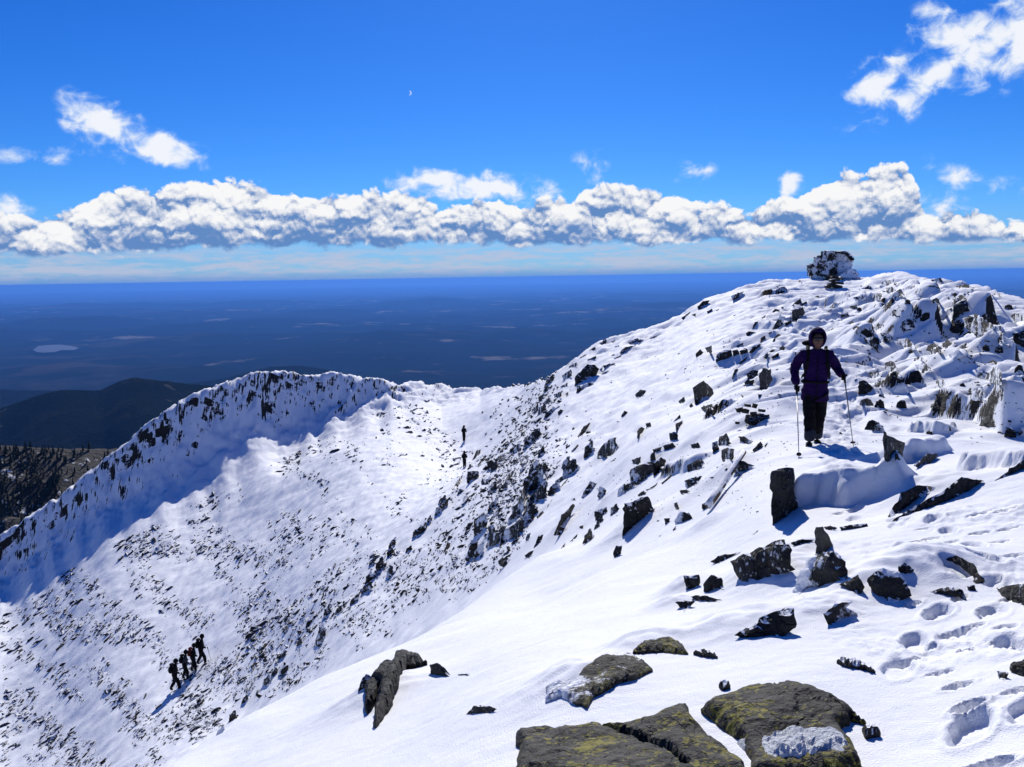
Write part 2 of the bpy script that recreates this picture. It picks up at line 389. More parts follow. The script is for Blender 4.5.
M_RIME = rock_mat('rimed_rock', .85, rime=.80, crk=0)
M_SLABF = rock_mat('frosted_lichen_rock', .0, dark=(.012, .012, .010), lite=(.06, .055, .045), lichen=.5, rime=.30, crk=.4)
M_DARK = rock_mat('snow_free_dark_rock', .0)
M_CRAG = rock_mat('snow_laced_rock', .62, rime=.30, crk=.5)

# ------------------------------------------------------------------ mountain mesh
def polar(name, azs, rs, mat, fz):
    A, Rr = np.meshgrid(azs, rs, indexing='ij')
    Z = fz(A, Rr)
    V = np.stack([Rr * np.sin(A), Rr * np.cos(A), Z], -1).reshape(-1, 3)
    na, nr = A.shape
    i = np.arange(na - 1)[:, None] * nr + np.arange(nr - 1)[None]
    Fq = np.stack([i, i + nr, i + nr + 1, i + 1], -1).reshape(-1, 4)

    return mesh_np(name, V, Fq, mat)
me = polar('snow_ground', azs, rs, M_SNOW, lambda A, B: GRID)
snow = tag(link(bpy.data.objects.new('snow_ground', me)), 'snow covered mountain ridge and hollow', kind='structure')
# ------------------------------------------------------------------ sky, sun, air
SUN_EL, SUN_AZ = R(31.5), R(2.5)          # ahead of the camera, a little right of centre
sd = bpy.data.lights.new('sun', 'SUN'); sd.energy = 4.0; sd.angle = R(.5); sd.color = (1.0, .965, .91)
so = link(bpy.data.objects.new('sun', sd))
svec = Vector((math.sin(SUN_AZ) * math.cos(SUN_EL), math.cos(SUN_AZ) * math.cos(SUN_EL), math.sin(SUN_EL)))
so.rotation_euler = svec.to_track_quat('Z', 'Y').to_euler(); so.location = (0, 0, 60)
wd = bpy.data.worlds.new('World'); C.world = wd; wd.use_nodes = True
nt = NT(wd.node_tree); bg = wd.node_tree.nodes['Background']
sky = nt.add('ShaderNodeTexSky', sky_type='NISHITA', sun_disc=False, sun_elevation=SUN_EL, sun_rotation=SUN_AZ, altitude=1200, air_density=1.0, dust_density=.25, ozone_density=2.5)
hs = nt.add('ShaderNodeHueSaturation', {'Saturation': 1.38, 'Hue': .5, 'Value': 1.0, 'Color': sky.outputs[0]})
base = nt.add('ShaderNodeMix', {0: 1.0, 6: hs.outputs[0], 7: (.25, .56, 1.08, 1)}, data_type='RGBA', blend_type='MULTIPLY').outputs[2]
tc = nt.add('ShaderNodeTexCoord').outputs['Generated']
nrm = nt.add('ShaderNodeVectorMath', {0: tc}, operation='NORMALIZE')
sp = nt.add('ShaderNodeSeparateXYZ', {0: nrm.outputs[0]})
azn = nt.m('MULTIPLY', nt.m('ARCTAN2', sp.outputs['X'], sp.outputs['Y']), 180 / math.pi)
eln = nt.m('MULTIPLY', nt.m('ARCSINE', sp.outputs['Z']), 180 / math.pi)
def ramp_el(pts):
    """piecewise curve of degrees over azimuth -40..40"""
    nd = nt.add('ShaderNodeFloatCurve')
    cv = nd.mapping.curves[0]
    lo = -3.0; hi = 20.0
    def nx(a): return (a + 40) / 80
    def ny(e): return (e - lo) / (hi - lo)
    while len(cv.points) > 2: cv.points.remove(cv.points[0])
    cv.points[0].location = (nx(pts[0][0]), ny(pts[0][1])); cv.points[1].location = (nx(pts[-1][0]), ny(pts[-1][1]))
    for a, e in pts[1:-1]: cv.points.new(nx(a), ny(e))
    nd.mapping.update()
    nt.l.new(nt.m('MULTIPLY_ADD', azn, 1 / 80, .5, clamp=True), nd.inputs['Value'])
    return nt.m('MULTIPLY_ADD', nd.outputs[0], hi - lo, lo)
def ae(px, py):
    a, t = pdir(px, py); return math.degrees(a), math.degrees(math.atan(t))
def cvec(sx, sy, z, dx=0, dy=0):
    x = nt.m('MULTIPLY', nt.m('ADD', azn, dx), sx); y = nt.m('MULTIPLY', nt.m('ADD', eln, dy), sy)
    return nt.add('ShaderNodeCombineXYZ', {0: nt.m('ADD', x, z * 13.7), 1: nt.m('ADD', y, z * 7.1), 2: 0.0}).outputs[0]
top = ramp_el([ae(*p) for p in [(-150,215),(0,217),(60,208),(110,195),(175,186),(240,186),(300,198),(380,196),(420,198),(500,205),(560,200),(600,190),(640,192),(700,204),(760,208),(800,196),(830,180),(870,168),(905,172),(925,205),(970,214),(1023,222),(1150,225)]])
bot = ramp_el([ae(*p) for p in [(-150,258),(0,256),(100,254),(200,250),(300,247),(450,245),(600,245),(800,242),(1023,243),(1150,243)]])
def puff(dx, dy):
    """heaped cumulus: rounded heads of several sizes, torn by fine noise"""
    v0 = cvec(1, 1.2, 3.1, dx, dy)
    w = nt.add('ShaderNodeTexNoise', {'Vector': v0, 'Scale': .5, 'Detail': 5.0, 'Roughness': .6}, noise_dimensions='2D')
    wo = nt.add('ShaderNodeVectorMath', {0: w.outputs['Color'], 1: (.5, .5, .5)}, operation='SUBTRACT')
    wm = nt.add('ShaderNodeVectorMath', {0: wo.outputs[0], 1: (1.5, 1.5, 0)}, operation='MULTIPLY')
    v1 = nt.add('ShaderNodeVectorMath', {0: v0, 1: wm.outputs[0]}, operation='ADD').outputs[0]
    out = None
    for sc, am in ((.42, 1.0), (1.05, .45), (2.6, .20)):
        vo = nt.add('ShaderNodeTexVoronoi', {'Vector': v1, 'Scale': sc}, feature='F1', voronoi_dimensions='2D').outputs['Distance']
        h = nt.m('MULTIPLY', nt.m('SUBTRACT', 1.0, nt.m('MULTIPLY', nt.m('MULTIPLY', vo, vo), 1.6)), am)
        out = h if out is None else nt.m('ADD', out, h)
    return nt.m('ADD', out, nt.m('MULTIPLY', nt.m('SUBTRACT', w.outputs[0], .5), 1.2)), w.outputs[0]
p0, n0 = puff(0, 0)                         # mean about 1.15
p1, _ = puff(.05, .26)                        # the same heap a step toward the sun: less there means lit
p2, _ = puff(.10, .80)
span = nt.m('MAXIMUM', nt.m('SUBTRACT', top, bot), .6)
e_top = nt.m('SUBTRACT', nt.m('ADD', top, .1), eln)             # degrees below the crown line
e_bot = nt.m('SUBTRACT', eln, bot)
d0 = nt.m('ADD', nt.m('MULTIPLY', nt.m('MINIMUM', e_top, 1.6), .75), nt.m('MULTIPLY', nt.m('SUBTRACT', p0, 1.05), .62))
cov = nt.m('MULTIPLY', nt.sm(d0, -.04, .16), nt.sm(nt.m('ADD', e_bot, nt.m('MULTIPLY', nt.m('SUBTRACT', n0, .5), 1.4)), -.10, .25))
lit = nt.m('ADD', nt.m('MULTIPLY', nt.m('SUBTRACT', p0, p1), .85), nt.m('MULTIPLY', nt.m('SUBTRACT', p0, p2), .38))
rel = nt.m('DIVIDE', e_bot, span)
lit = nt.m('ADD', lit, nt.m('MULTIPLY', nt.sm(rel, .0, .8), .62))
lit = nt.m('ADD', lit, nt.m('MULTIPLY_ADD', nt.m('SUBTRACT', nt.noise(cvec(1, 1.2, 21.0), .22, 3, .5, two=True), .5), 1.0, .08))
lit = nt.sm(lit, -.05, .95)
ccol = nt.mix(lit, (.13, .27, .58), (.99, .99, 1.0))
CK = 10.2                                         # clouds are as bright as sunlit vapour; same scale as the sky texture
# thin high cloud and single puffs: (az, el, half-width, half-height, tilt deg, strength, scale)
def blob(px, py, hw, hh, tilt, amt, thr=.45):
    a, e = ae(px, py)
    dx = nt.m('SUBTRACT', azn, a); dy = nt.m('SUBTRACT', eln, e)
    c, s = math.cos(R(tilt)), math.sin(R(tilt))
    u = nt.m('ADD', nt.m('MULTIPLY', dx, c / hw), nt.m('MULTIPLY', dy, s / hw))
    v = nt.m('ADD', nt.m('MULTIPLY', dx, -s / hh), nt.m('MULTIPLY', dy, c / hh))
    q = nt.m('SQRT', nt.m('ADD', nt.m('MULTIPLY', u, u), nt.m('MULTIPLY', v, v)))
    return nt.m('MULTIPLY', nt.m('SUBTRACT', 1.0, q, clamp=False), amt)
bl = [blob(100,122,2.4,1.5,-28,1.25), blob(165,150,3.0,1.1,-8,1.35), blob(118,130,2.6,1.5,-38,1.2), blob(40,152,2.4,.7,5,.62),
      blob(955,60,6.0,1.7,30,1.0), blob(990,48,3.2,2.4,30,1.2), blob(880,85,2.4,1.6,40,1.1), blob(905,100,1.4,1.0,40,.8), blob(1035,25,4,2.6,30,1.3), blob(945,35,1.6,2.2,60,.8),
      blob(430,180,3.2,.9,0,1.3), blob(470,186,4.4,1.1,-2,1.3), blob(510,190,3.4,1.0,-4,1.1), blob(592,166,1.3,.9,0,.62), blob(790,186,.9,.95,0,1.1), blob(955,178,1.8,.8,-30,.72), blob(1000,188,1.3,.6,0,.6), blob(925,203,3,.9,0,.7), blob(690,172,1.4,.6,0,.5), blob(5,210,1.6,.8,0,.6)]
acc = bl[0]
for b_ in bl[1:]: acc = nt.m('MAXIMUM', acc, b_)
wn = nt.noise(cvec(1, 1.3, 9.0), .6, 8, .55, Distortion=.25, two=True)
wn2 = nt.noise(cvec(1, 1.3, 14.0), .28, 5, .6, two=True)
dw = nt.m('ADD', acc, nt.m('ADD', nt.m('MULTIPLY', nt.m('SUBTRACT', wn, .5), 2.9), nt.m('MULTIPLY', nt.m('SUBTRACT', wn2, .5), .8)))
covw = nt.m('MULTIPLY', nt.sm(dw, -.05, .95), nt.sm(acc, -.25, .15))
wcol = nt.mix(nt.sm(dw, .1, 1.1), (.50, .70, 1.0), (.96, .98, 1.03))
# flat grey-pink layers under the cumulus, down to the horizon
st = nt.noise(cvec(.10, 1.0, 4.0), 1.7, 6, .6, two=True); st2 = nt.noise(cvec(.35, 1.7, 6.0), 2.2, 5, .6, two=True)
covs = nt.m('MULTIPLY', nt.sm(nt.m('ADD', nt.m('MULTIPLY', st, .6), nt.m('MULTIPLY', st2, .4)), .36, .62), nt.m('SUBTRACT', 1.0, nt.sm(eln, 1.4, 2.4)))
covs = nt.m('MULTIPLY', covs, .85)
hz = nt.m('SUBTRACT', 1.0, nt.sm(eln, -1.0, 5.0))
base = nt.mix(nt.m('MULTIPLY', hz, .55), base, (.24 * CK, .40 * CK, .80 * CK))
def cs(c): return nt.add('ShaderNodeVectorMath', {0: c, 1: (CK, CK, CK)}, operation='MULTIPLY').outputs[0]
col = nt.mix(covs, base, (.52 * CK, .57 * CK, .74 * CK))
col = nt.mix(nt.m('MULTIPLY', nt.sm(eln, .75, -.1), .85), col, (.13 * CK, .31 * CK, .70 * CK))
col = nt.mix(nt.m('MULTIPLY', covw, .96), col, cs(wcol))
col = nt.mix(cov, col, cs(ccol))
# thin day moon
mv = MC @ Vector(((409.5 - W / 2) / F, (H / 2 - 93) / F, -1)); mv.normalize()
def disc(v, deg):
    d = nt.add('ShaderNodeVectorMath', {0: nrm.outputs[0], 1: tuple(v)}, operation='DOT_PRODUCT').outputs['Value']
    return nt.sm(d, math.cos(R(deg * 1.12)), math.cos(R(deg * .9)))
mv2 = (mv + Vector((-.0016, 0, .0001))).normalized()
col = nt.mix(nt.m('MULTIPLY', nt.m('SUBTRACT', disc(mv, .13), disc(mv2, .13), clamp=True), .45), col, (CK, CK, CK))
nt.l.new(col, bg.inputs['Color'])
SKY_K = .080
bg.inputs['Strength'].default_value = SKY_K
wd.cycles.sampling_method = 'MANUAL'; wd.cycles.sample_map_resolution = 512

# haze: one box of even air round everything
def box_obj(name, x0, x1, y0, y1, z0, z1, mat):
    v = [(x, y, z) for x in (x0, x1) for y in (y0, y1) for z in (z0, z1)]
    f = [(0, 1, 3, 2), (4, 6, 7, 5), (0, 4, 5, 1), (2, 3, 7, 6), (0, 2, 6, 4), (1, 5, 7, 3)]
    me = bpy.data.meshes.new(name); me.from_pydata(v, [], f); me.materials.append(mat)
    return link(bpy.data.objects.new(name, me))
mh = bpy.data.materials.new('haze_air'); mh.use_nodes = True; hn = NT(mh.node_tree)
for n_ in list(hn.n): hn.n.remove(n_)
out = hn.add('ShaderNodeOutputMaterial')
pv = hn.add('ShaderNodeVolumePrincipled', {'Color': (.10, .30, .84, 1), 'Density': 2.1e-5, 'Anisotropy': .3})
pv.inputs['Density Attribute'].default_value = ''; pv.inputs['Temperature Attribute'].default_value = ''; pv.inputs['Color Attribute'].default_value = ''
hn.l.new(pv.outputs[0], out.inputs['Volume'])
mh.cycles.homogeneous_volume = True
RP = 150000
tag(box_obj('haze', -RP * 1.02, RP * 1.02, -RP * 1.02, RP * 1.02, -1420, 9, mh), 'pale blue haze over the plain', kind='stuff')

# plain far below
m, nt2, b = new_mat('plain_fields')
pos = nt2.add('ShaderNodeNewGeometry').outputs['Position']
def pv3(sx, sy): return nt2.add('ShaderNodeVectorMath', {0: pos, 1: (sx, sy, 0)}, operation='MULTIPLY').outputs[0]
a1 = nt2.noise(pv3(1/5200, 1/5200), 1.0, 8, .6); a2 = nt2.noise(pv3(1/900, 1/900), 1.0, 6, .62)
vor = nt2.add('ShaderNodeTexVoronoi', {'Vector': pv3(1/1100, 1/1100), 'Scale': 1.0})
fld = nt2.add('ShaderNodeSeparateColor', {0: vor.outputs['Color']}).outputs[0]
forest = nt2.mix(a2, (.003, .006, .006), (.010, .013, .009))
field = nt2.mix(fld, (.010, .011, .007), (.042, .034, .022))
k = nt2.sm(nt2.m('ADD', nt2.m('MULTIPLY', a1, .7), nt2.m('MULTIPLY', a2, .3)), .52, .60)
pale = nt2.sm(nt2.m('ADD', nt2.m('MULTIPLY', nt2.noise(pv3(1/7000, 1/3600), 1.0, 6, .65), .6), nt2.m('MULTIPLY', a2, .4)), .56, .63)
colp = nt2.mix(k, forest, field)
colp = nt2.mix(nt2.m('MULTIPLY', pale, .8), colp, (.24, .20, .15))
nt2.l.new(colp, b.inputs['Base Color']); b.inputs['Roughness'].default_value = 1; b.inputs['Specular IOR Level'].default_value = 0
def zplain(A, Rr):
    x = Rr * np.sin(A); y = Rr * np.cos(A)
    hmm = np.abs(fbm(x / 9000, y / 7000, 4)) * 420 * sstep(6000, 16000, Rr) * (1 - sstep(45000, 80000, Rr)) + 60 * fbm(x / 1500, y / 1500, 3)
    lk = np.exp(-(((x + 4700 * 2.0) / 1500) ** 2 + ((y - 15500) / 1800) ** 2) * .5)
    return -1300 + hmm * (1 - np.clip(lk * 1.3, 0, 1))
ra = np.exp(np.linspace(math.log(700), math.log(RP), 420))
azp = np.concatenate([np.linspace(-math.pi, R(-40), 70)[:-1], np.linspace(R(-40), R(40), 520), np.linspace(R(40), math.pi, 70)[1:]])
me = polar('plain', azp, ra, m, zplain)
tag(link(bpy.data.objects.new('plain', me)), 'wide dark plain far below the mountain', kind='structure')
# reservoir: a flat sheet of water out on the plain
mw, nt3, b = new_mat('water'); b.inputs['Base Color'].default_value = (.01, .03, .07, 1); b.inputs['Roughness'].default_value = .6; b.inputs['Specular IOR Level'].default_value = .25
nn = nt3.noise(nt3.add('ShaderNodeNewGeometry').outputs['Position'], .02, 3); bump(nt3, b, nn, 2.0)
lake = [(33,350),(38,346),(48,345),(60,344.5),(72,346),(79,348),(74,350),(62,350),(55,352),(44,352.5),(37,352)]
bm = bmesh.new(); vs = []
for (px, py) in lake:
    az, t = pdir(px, py); r = -1236 / float(t); vs.append(bm.verts.new((r * math.sin(az), r * math.cos(az), -1236)))
bm.faces.new(vs); me = bpy.data.meshes.new('reservoir'); bm.to_mesh(me); me.materials.append(mw)
tag(link(bpy.data.objects.new('reservoir', me)), 'pale blue reservoir out on the plain', kind='structure')
# wooded hill and the rocky spur below the ridge
def ridge_field(name, line, azlim, rfront, slope_front, slope_back, mat, amp, wl, label, n=(260, 200), zmin=-1400):
    L = np.array(line, float); la, lt = pdir(L[:, 0], L[:, 1])
    def fz(A, Rr):
        tc = np.interp(A, la, lt); rc = np.interp(A, la, L[:, 2]); zc = tc * rc
        z = zc - np.where(Rr < rc, slope_front * (rc - Rr), slope_back * (Rr - rc))
        x = Rr * np.sin(A); y = Rr * np.cos(A)
        d = np.abs(Rr - rc) / rc
        return np.maximum(z + amp * fbm(x / wl, y / wl, 6, .55) * (.12 + np.clip(d * 4, 0, 1)), zmin)
    me = polar(name, np.linspace(azlim[0], azlim[1], n[0]), np.exp(np.linspace(math.log(rfront[0]), math.log(rfront[1]), n[1])), mat, fz)
    return tag(link(bpy.data.objects.new(name, me)), label, kind='structure')
mf, nt4, b = new_mat('wooded_hill'); pos = nt4.add('ShaderNodeNewGeometry').outputs['Position']
w1 = nt4.noise(pos, .004, 8, .65); w2 = nt4.noise(pos, .05, 4, .6)
cf = nt4.mix(w2, (.002, .005, .003), (.010, .014, .007))
cf = nt4.mix(nt4.sm(w1, .52, .60), cf, (.014, .016, .009)); cf = nt4.mix(nt4.sm(nt4.noise(pos, .011, 3, .5), .70, .73), cf, (.06, .055, .04))
nt4.l.new(cf, b.inputs['Base Color']); b.inputs['Roughness'].default_value = 1; b.inputs['Specular IOR Level'].default_value = 0
bump(nt4, b, w2, 14.0)
ridge_field('wooded_hill', [(-200,430,4600),(-60,417,4500),(0,408,4300),(40,395,4200),(60,390,4200),(100,389,4200),(120,380,4200),(135,376,4200),(160,379,4200),(200,384,4300),(260,392,4500),(400,410,5000),(560,440,5000)],
            (R(-44), R(5)), (1500, 8000), .16, .30, mf, 90, 700, 'dark wooded hill behind the left end of the ridge')
ridge_field('distant_hill', [(-200,385,9000),(120,392,8600),(220,380,8600),(270,367,8600),(300,365.5,8600),(330,370,8600),(400,388,9000),(500,400,9000)],
            (R(-40), R(2)), (6500, 11500), .20, .30, mf, 120, 1200, 'dark distant hill showing behind the ridge')
ms, nt5, b = new_mat('snow_patched_scree'); geo = nt5.add('ShaderNodeNewGeometry'); pos = geo.outputs['Position']
s1 = nt5.noise(pos, .022, 8, .68); s2 = nt5.noise(pos, .16, 6, .65)
g = nt5.mix(s2, (.008, .007, .006), (.026, .021, .015))
ks = nt5.sm(nt5.m('ADD', nt5.m('MULTIPLY', s1, .45), nt5.m('MULTIPLY', s2, .55)), .555, .60)
nt5.l.new(nt5.mix(ks, g, (.75, .76, .78)), b.inputs['Base Color']); b.inputs['Roughness'].default_value = .9; bump(nt5, b, s2, 4.0)
ridge_field('rocky_spur', [(-200,452,800),(-60,448,760),(0,446,730),(60,446,730),(110,446,740),(190,444,760),(300,446,800),(420,470,800)],
            (R(-42), R(-4)), (210, 1100), .30, .5, ms, 26, 90, 'dark scree spur patched with snow below the ridge', n=(360, 300))
C.cycles.use_denoising = True
C.cycles.max_bounces = 6; C.cycles.diffuse_bounces = 3; C.cycles.volume_bounces = 1; C.cycles.glossy_bounces = 2
C.cycles.use_adaptive_sampling = True; C.cycles.adaptive_threshold = .015
C.view_settings.view_transform = 'Standard'; C.view_settings.look = 'None'; C.view_settings.gamma = 1
C.view_settings.exposure = .22
# ------------------------------------------------------------------ rocks
def inpoly(x, y, P):
    c = False; j = len(P) - 1
    for i in range(len(P)):
        xi, yi = P[i]; xj, yj = P[j]
        if (yi > y) != (yj > y) and x < (xj - xi) * (y - yi) / (yj - yi) + xi: c = not c
        j = i
    return c
def edist(x, y, P):
    m = 1e9
    for i in range(len(P)):
        ax, ay = P[i - 1]; bx, by = P[i]; dx, dy = bx - ax, by - ay
        L = dx * dx + dy * dy; t = 0 if L == 0 else max(0, min(1, ((x - ax) * dx + (y - ay) * dy) / L))
        m = min(m, math.hypot(x - ax - t * dx, y - ay - t * dy))
    return m
def area(P): return abs(sum(P[i - 1][0] * P[i][1] - P[i][0] * P[i - 1][1] for i in range(len(P)))) / 2
def fill(P, step):
    """triangulated filling of a polygon with jittered inner points -> pts, tris, boundary indices"""
    rr = random.Random(int(sum(a * 7 + b * 13 for a, b in P)))
    B = []
    for i in range(len(P)):
        a, b = P[i - 1], P[i]; n = max(1, int(round(math.dist(a, b) / step)))
        nx, ny = (b[1] - a[1]), -(b[0] - a[0]); L = math.hypot(nx, ny) or 1
        for k in range(n):
            t = k / n; j = (rr.random() - .5) * step * .35 if k else 0
            B.append((a[0] + (b[0] - a[0]) * t + nx / L * j, a[1] + (b[1] - a[1]) * t + ny / L * j))
    x0 = min(p[0] for p in B); x1 = max(p[0] for p in B); y0 = min(p[1] for p in B); y1 = max(p[1] for p in B)
    I = []; y = y0 + step / 2; row = 0
    while y < y1:
        x = x0 + step * (.25 + .5 * (row % 2))
        while x < x1:
            q = (x + (rr.random() - .5) * step * .5, y + (rr.random() - .5) * step * .5)
            if inpoly(*q, B) and edist(*q, B) > step * .45: I.append(q)
            x += step
        y += step * .87; row += 1
    pts = [Vector(p) for p in B + I]; nb = len(B)
    r = delaunay_2d_cdt(pts, [(i, (i + 1) % nb) for i in range(nb)], [], 1, 1e-4)
    tris = [f for f in r[2] if len(f) == 3]
    V = [(v.x, v.y) for v in r[0]]
    ed = {}
    for f in tris:
        for i in range(3):
            e = tuple(sorted((f[i], f[(i + 1) % 3]))); ed.setdefault(e, []).append((f[i], f[(i + 1) % 3]))
    rim = [v[0] for e, v in ed.items() if len(v) == 1]
    return V, tris, rim
def chip3(v, s, sd):
    """blocky fracture: shove points by cell noise plus fine grain, in metres relative to size s"""
    q = Vector(v) / (s * .55) + Vector((sd, sd * 1.7, -sd))
    c = mnoise.cell_vector(q) - Vector((.5, .5, .5))
    n = mnoise.turbulence_vector(Vector(v) / (s * .30) + Vector((sd, 0, 0)), 3, False)
    return Vector(v) + c * s * .07 + (n - Vector((.4, .4, .4))) * s * .05
def solid(name, front, back, tris, rim, mat, label=None, cat='rock', group=None, seed=0, size=1.0, rough=1.0, rings=3, parent=None):
    n = len(front); V = list(front) + list(back); Fc = [tuple(t) for t in tris] + [tuple(n + i for i in t[::-1]) for t in tris]
    prev = {i: i for e in rim for i in e}
    for k in range(1, rings + 1):
        t = k / rings; cur = {}
        for i in prev:
            if k == rings: cur[i] = n + i
            else:
                cur[i] = len(V); V.append(front[i].lerp(back[i], t))
        for a, b in rim: Fc.append((b, a, prev[a] * 0 + (cur[a] * 0), 0)) if False else Fc.append((prev[b], prev[a], cur[a], cur[b]))
        prev = cur
    V = [v.lerp(chip3(v, size, seed), rough) for v in V]; soft = mat is M_RIME or mat is M_FROST
    org = sum(V, Vector()) / len(V); org.z = min(v.z for v in V)
    me = bpy.data.meshes.new(name); me.from_pydata([v - org for v in V], [], Fc); me.materials.append(mat); me.update()
    if mat is M_RIME: me.polygons.foreach_set('use_smooth', [True] * len(me.polygons))
    bm = bmesh.new(); bm.from_mesh(me); bmesh.ops.recalc_face_normals(bm, faces=bm.faces); bm.to_mesh(me); bm.free()
    o = link(bpy.data.objects.new(name, me), parent); o.location = org
    return tag(o, label, cat, group)
NR = [0]
def rock(P, mat=None, label=None, group=None, depth=.8, lean=.35, bulge=.16, back=.72, name='rock', sink=.10, rr=None, rings=3, cat='rock'):
    """standing rock whose face follows the ground line; P outline in picture points"""
    NR[0] += 1; sd = NR[0] * .37
    if mat is M_RIME: depth, back, lean = max(depth, 1.5), .92, min(lean, .25)
    xs = [p[0] for p in P]; x0, x1 = min(xs), max(xs); ys = [p[1] for p in P]; y0, y1 = min(ys), max(ys)
    A = area(P); sz = math.sqrt(A); step = max(sz / 9, 1.1) if A > 500 else max(sz / 5, .9)
    cols = []
    for k in range(5):
        x = x0 + (x1 - x0) * (k + .5) / 5; yb = y0
        for i in range(len(P)):
            a, b = P[i - 1], P[i]
            if min(a[0], b[0]) <= x <= max(a[0], b[0]) and a[0] != b[0]: yb = max(yb, a[1] + (b[1] - a[1]) * (x - a[0]) / (b[0] - a[0]))
        cols.append((x, yb, math.log(rr or hit(x, yb)[1])))
    med = sorted(c[2] for c in cols)[2]
    cols = [(x, y, min(max(l, med - .12), med + .12)) for x, y, l in cols]
    xm = sum(c[0] for c in cols) / 5; ym = sum(c[1] for c in cols) / 5; lm = sum(c[2] for c in cols) / 5
    sx = sum((c[0] - xm) ** 2 for c in cols); ky = sum((c[0] - xm) * (c[1] - ym) for c in cols) / sx; kl = sum((c[0] - xm) * (c[2] - lm) for c in cols) / sx
    V, tris, rim = fill(P, step)
    r0 = math.exp(lm); m = sz / F * r0; D = depth * m; h = y1 - y0
    front, bk = [], []
    cx = sum(v[0] for v in V) / len(V)
    for (x, y) in V:
        yl = ym + ky * (x - xm); low = sstep(.72, 1.0, (y - y0) / max(h, .1)).item()
        r = math.exp(lm + kl * (x - xm)) + lean * max(0, yl - y) / F * r0
        e = min(edist(x, y, P) / sz, .5)
        hr = hit(x, y, rmin=max(2.3, r0 * .6))[1]
        if hr < r: r = hr - .02 * m
        p = P3(x, y, r - bulge * m * (1 - math.exp(-e * 9)))
        p.z -= .35 * sink * m * low
        front.append(p)
        qx = cx + (x - cx) * back; qy = y1 + (y - y1) * (.94 if h > 0 else 1)
        q = P3(x, y, r); c0 = P3(cx, y1, r)
        az = math.atan2(q.x, q.y); d = Vector((math.sin(az), math.cos(az), 0))
        qq = c0 + (q - c0) * back + d * D * (1 - .35 * (1 - min(1, e * 6))); qq.z = q.z * .0 + c0.z + (q.z - c0.z) * (.82 + .1 * back) - sink * m
        bk.append(qq)
    return solid(name, front, bk, tris, rim, mat or M_ROCK, label, cat, group, sd, m, rough=.8 if mat is M_RIME else 1.0, rings=rings)
def slab(P, mat=None, label=None, group=None, lift=.01, thick=.5, name='rock', dome=.03, tilt=0.0, cat='rock', rough=.55, crack=None):
    """rock lying almost flush with the snow: the outline is laid on the ground, then given thickness"""
    NR[0] += 1; sd = NR[0] * .41
    sz = math.sqrt(area(P)); V, tris, rim = fill(P, max(sz / 42, 2.0))
    rm = hit(sum(p[0] for p in P) / len(P), min(sum(p[1] for p in P) / len(P), 760))[1]; m = sz / F * rm * 1.6
    top, bot = [], []
    for (x, y) in V:
        az, r = hit(x, y); e = min(edist(x, y, P) / sz, .5)
        g = Vector((r * math.sin(az), r * math.cos(az), 0)); g.z = float(zground(np.array([az]), np.array([r]))[0])
        up = lift + dome * (1 - math.exp(-e * 30)) + .030 * m * (mnoise.fractal(g * (2.2 / m) + Vector((sd, 0, 0)), 1.0, 2.0, 5))
        if crack:
            dc_ = min(edist(x, y, [crack[i], crack[i + 1]]) for i in range(len(crack) - 1)); up -= .07 * math.exp(-(dc_ / 1.9) ** 2)
        lay_ = mnoise.noise(g * (1.1 / m) + Vector((0, sd, 0))); up += .035 * m * (round(lay_ * 5) / 5)
        top.append(g + Vector((0, 0, up))); bot.append(g + Vector((0, 0, -thick)))
    # keep the outline true although the rock stands proud: slide points down the line of sight
    top = [t if True else t for t in top]
    return solid(name, top, bot, tris, rim, mat or M_SLAB, label, cat, group, sd, m * .6, rough=rough, rings=2)
def conv(P, ox, oy, s): return [(ox + x / s, oy + y / s) for x, y in P]
CA = (620, 440, 2.3465); CS = (500, 640, 2.56); CB = (350, 640, 6.0236); CD = (560, 380, 4.2625); CE = (680, 260, 6.394); CG = (540, 330, 6.394)
CK_ = (440, 440, 6.394); CM = (860, 260, 4.262); C1 = (740, 230, 3.197)
def rk(c, P, *a, **k):
    P = conv(P, *c)
    if a and a[0] is M_RIME and area(P) > 150: return None      # the big rimed steps are modelled in the snow relief
    return rock(P, *a, **k)
def sb(c, P, *a, **k): return slab(conv(P, *c), *a, **k)
# --- slabs at the photographer's feet
sb(CS, [(50,245),(120,232),(235,222),(330,215),(430,182),(480,172),(515,225),(560,265),(625,325),(650,375),(300,420),(40,400)], None, 'broad flat slab with yellow lichen and a long crack, nearest the viewer', lift=.012, dome=.045, crack=conv([(238,226),(300,246),(345,262),(395,290),(440,312),(480,345)], *CS))
sb(CS, [(525,185),(590,150),(640,125),(740,118),(830,135),(885,165),(950,222),(905,207),(872,228),(932,327),(860,350),(650,350),(620,262),(600,245),(565,222)], None, 'wide dark slab with greenish lichen and ice crust on its near half', lift=.012, dome=.045)
sb(CS, [(118,125),(150,110),(185,115),(215,75),(270,45),(330,38),(365,55),(395,80),(350,100),(300,115),(240,150),(225,175),(190,165),(160,145),(120,160)], M_SLABF, 'rough half buried rock with frosted right side behind the cracked slab', lift=.012, dome=.022)
sb(CS, [(340,37),(365,15),(430,2),(460,12),(482,38),(420,32),(380,34)], None, 'low dark rock crest just behind the frosted rock', lift=.012, dome=.022, thick=.3)
sb(CS, [(495,38),(530,36),(558,48),(520,44)], M_ROCK, 'thin sliver of rock right of the low dark crest', lift=.012, dome=.022, thick=.2)
sb(CS, [(560,122),(575,116),(590,124),(572,131)], M_ROCK, 'tiny stone above the wide lichen slab', lift=.012, dome=.022, thick=.1)
sb(CA, [(508,524),(530,518),(548,522),(572,534),(600,548),(560,538),(530,534)], M_ROCK, 'narrow dark rock edge in smooth snow above the wide lichen slab', lift=.012, dome=.022, thick=.2)
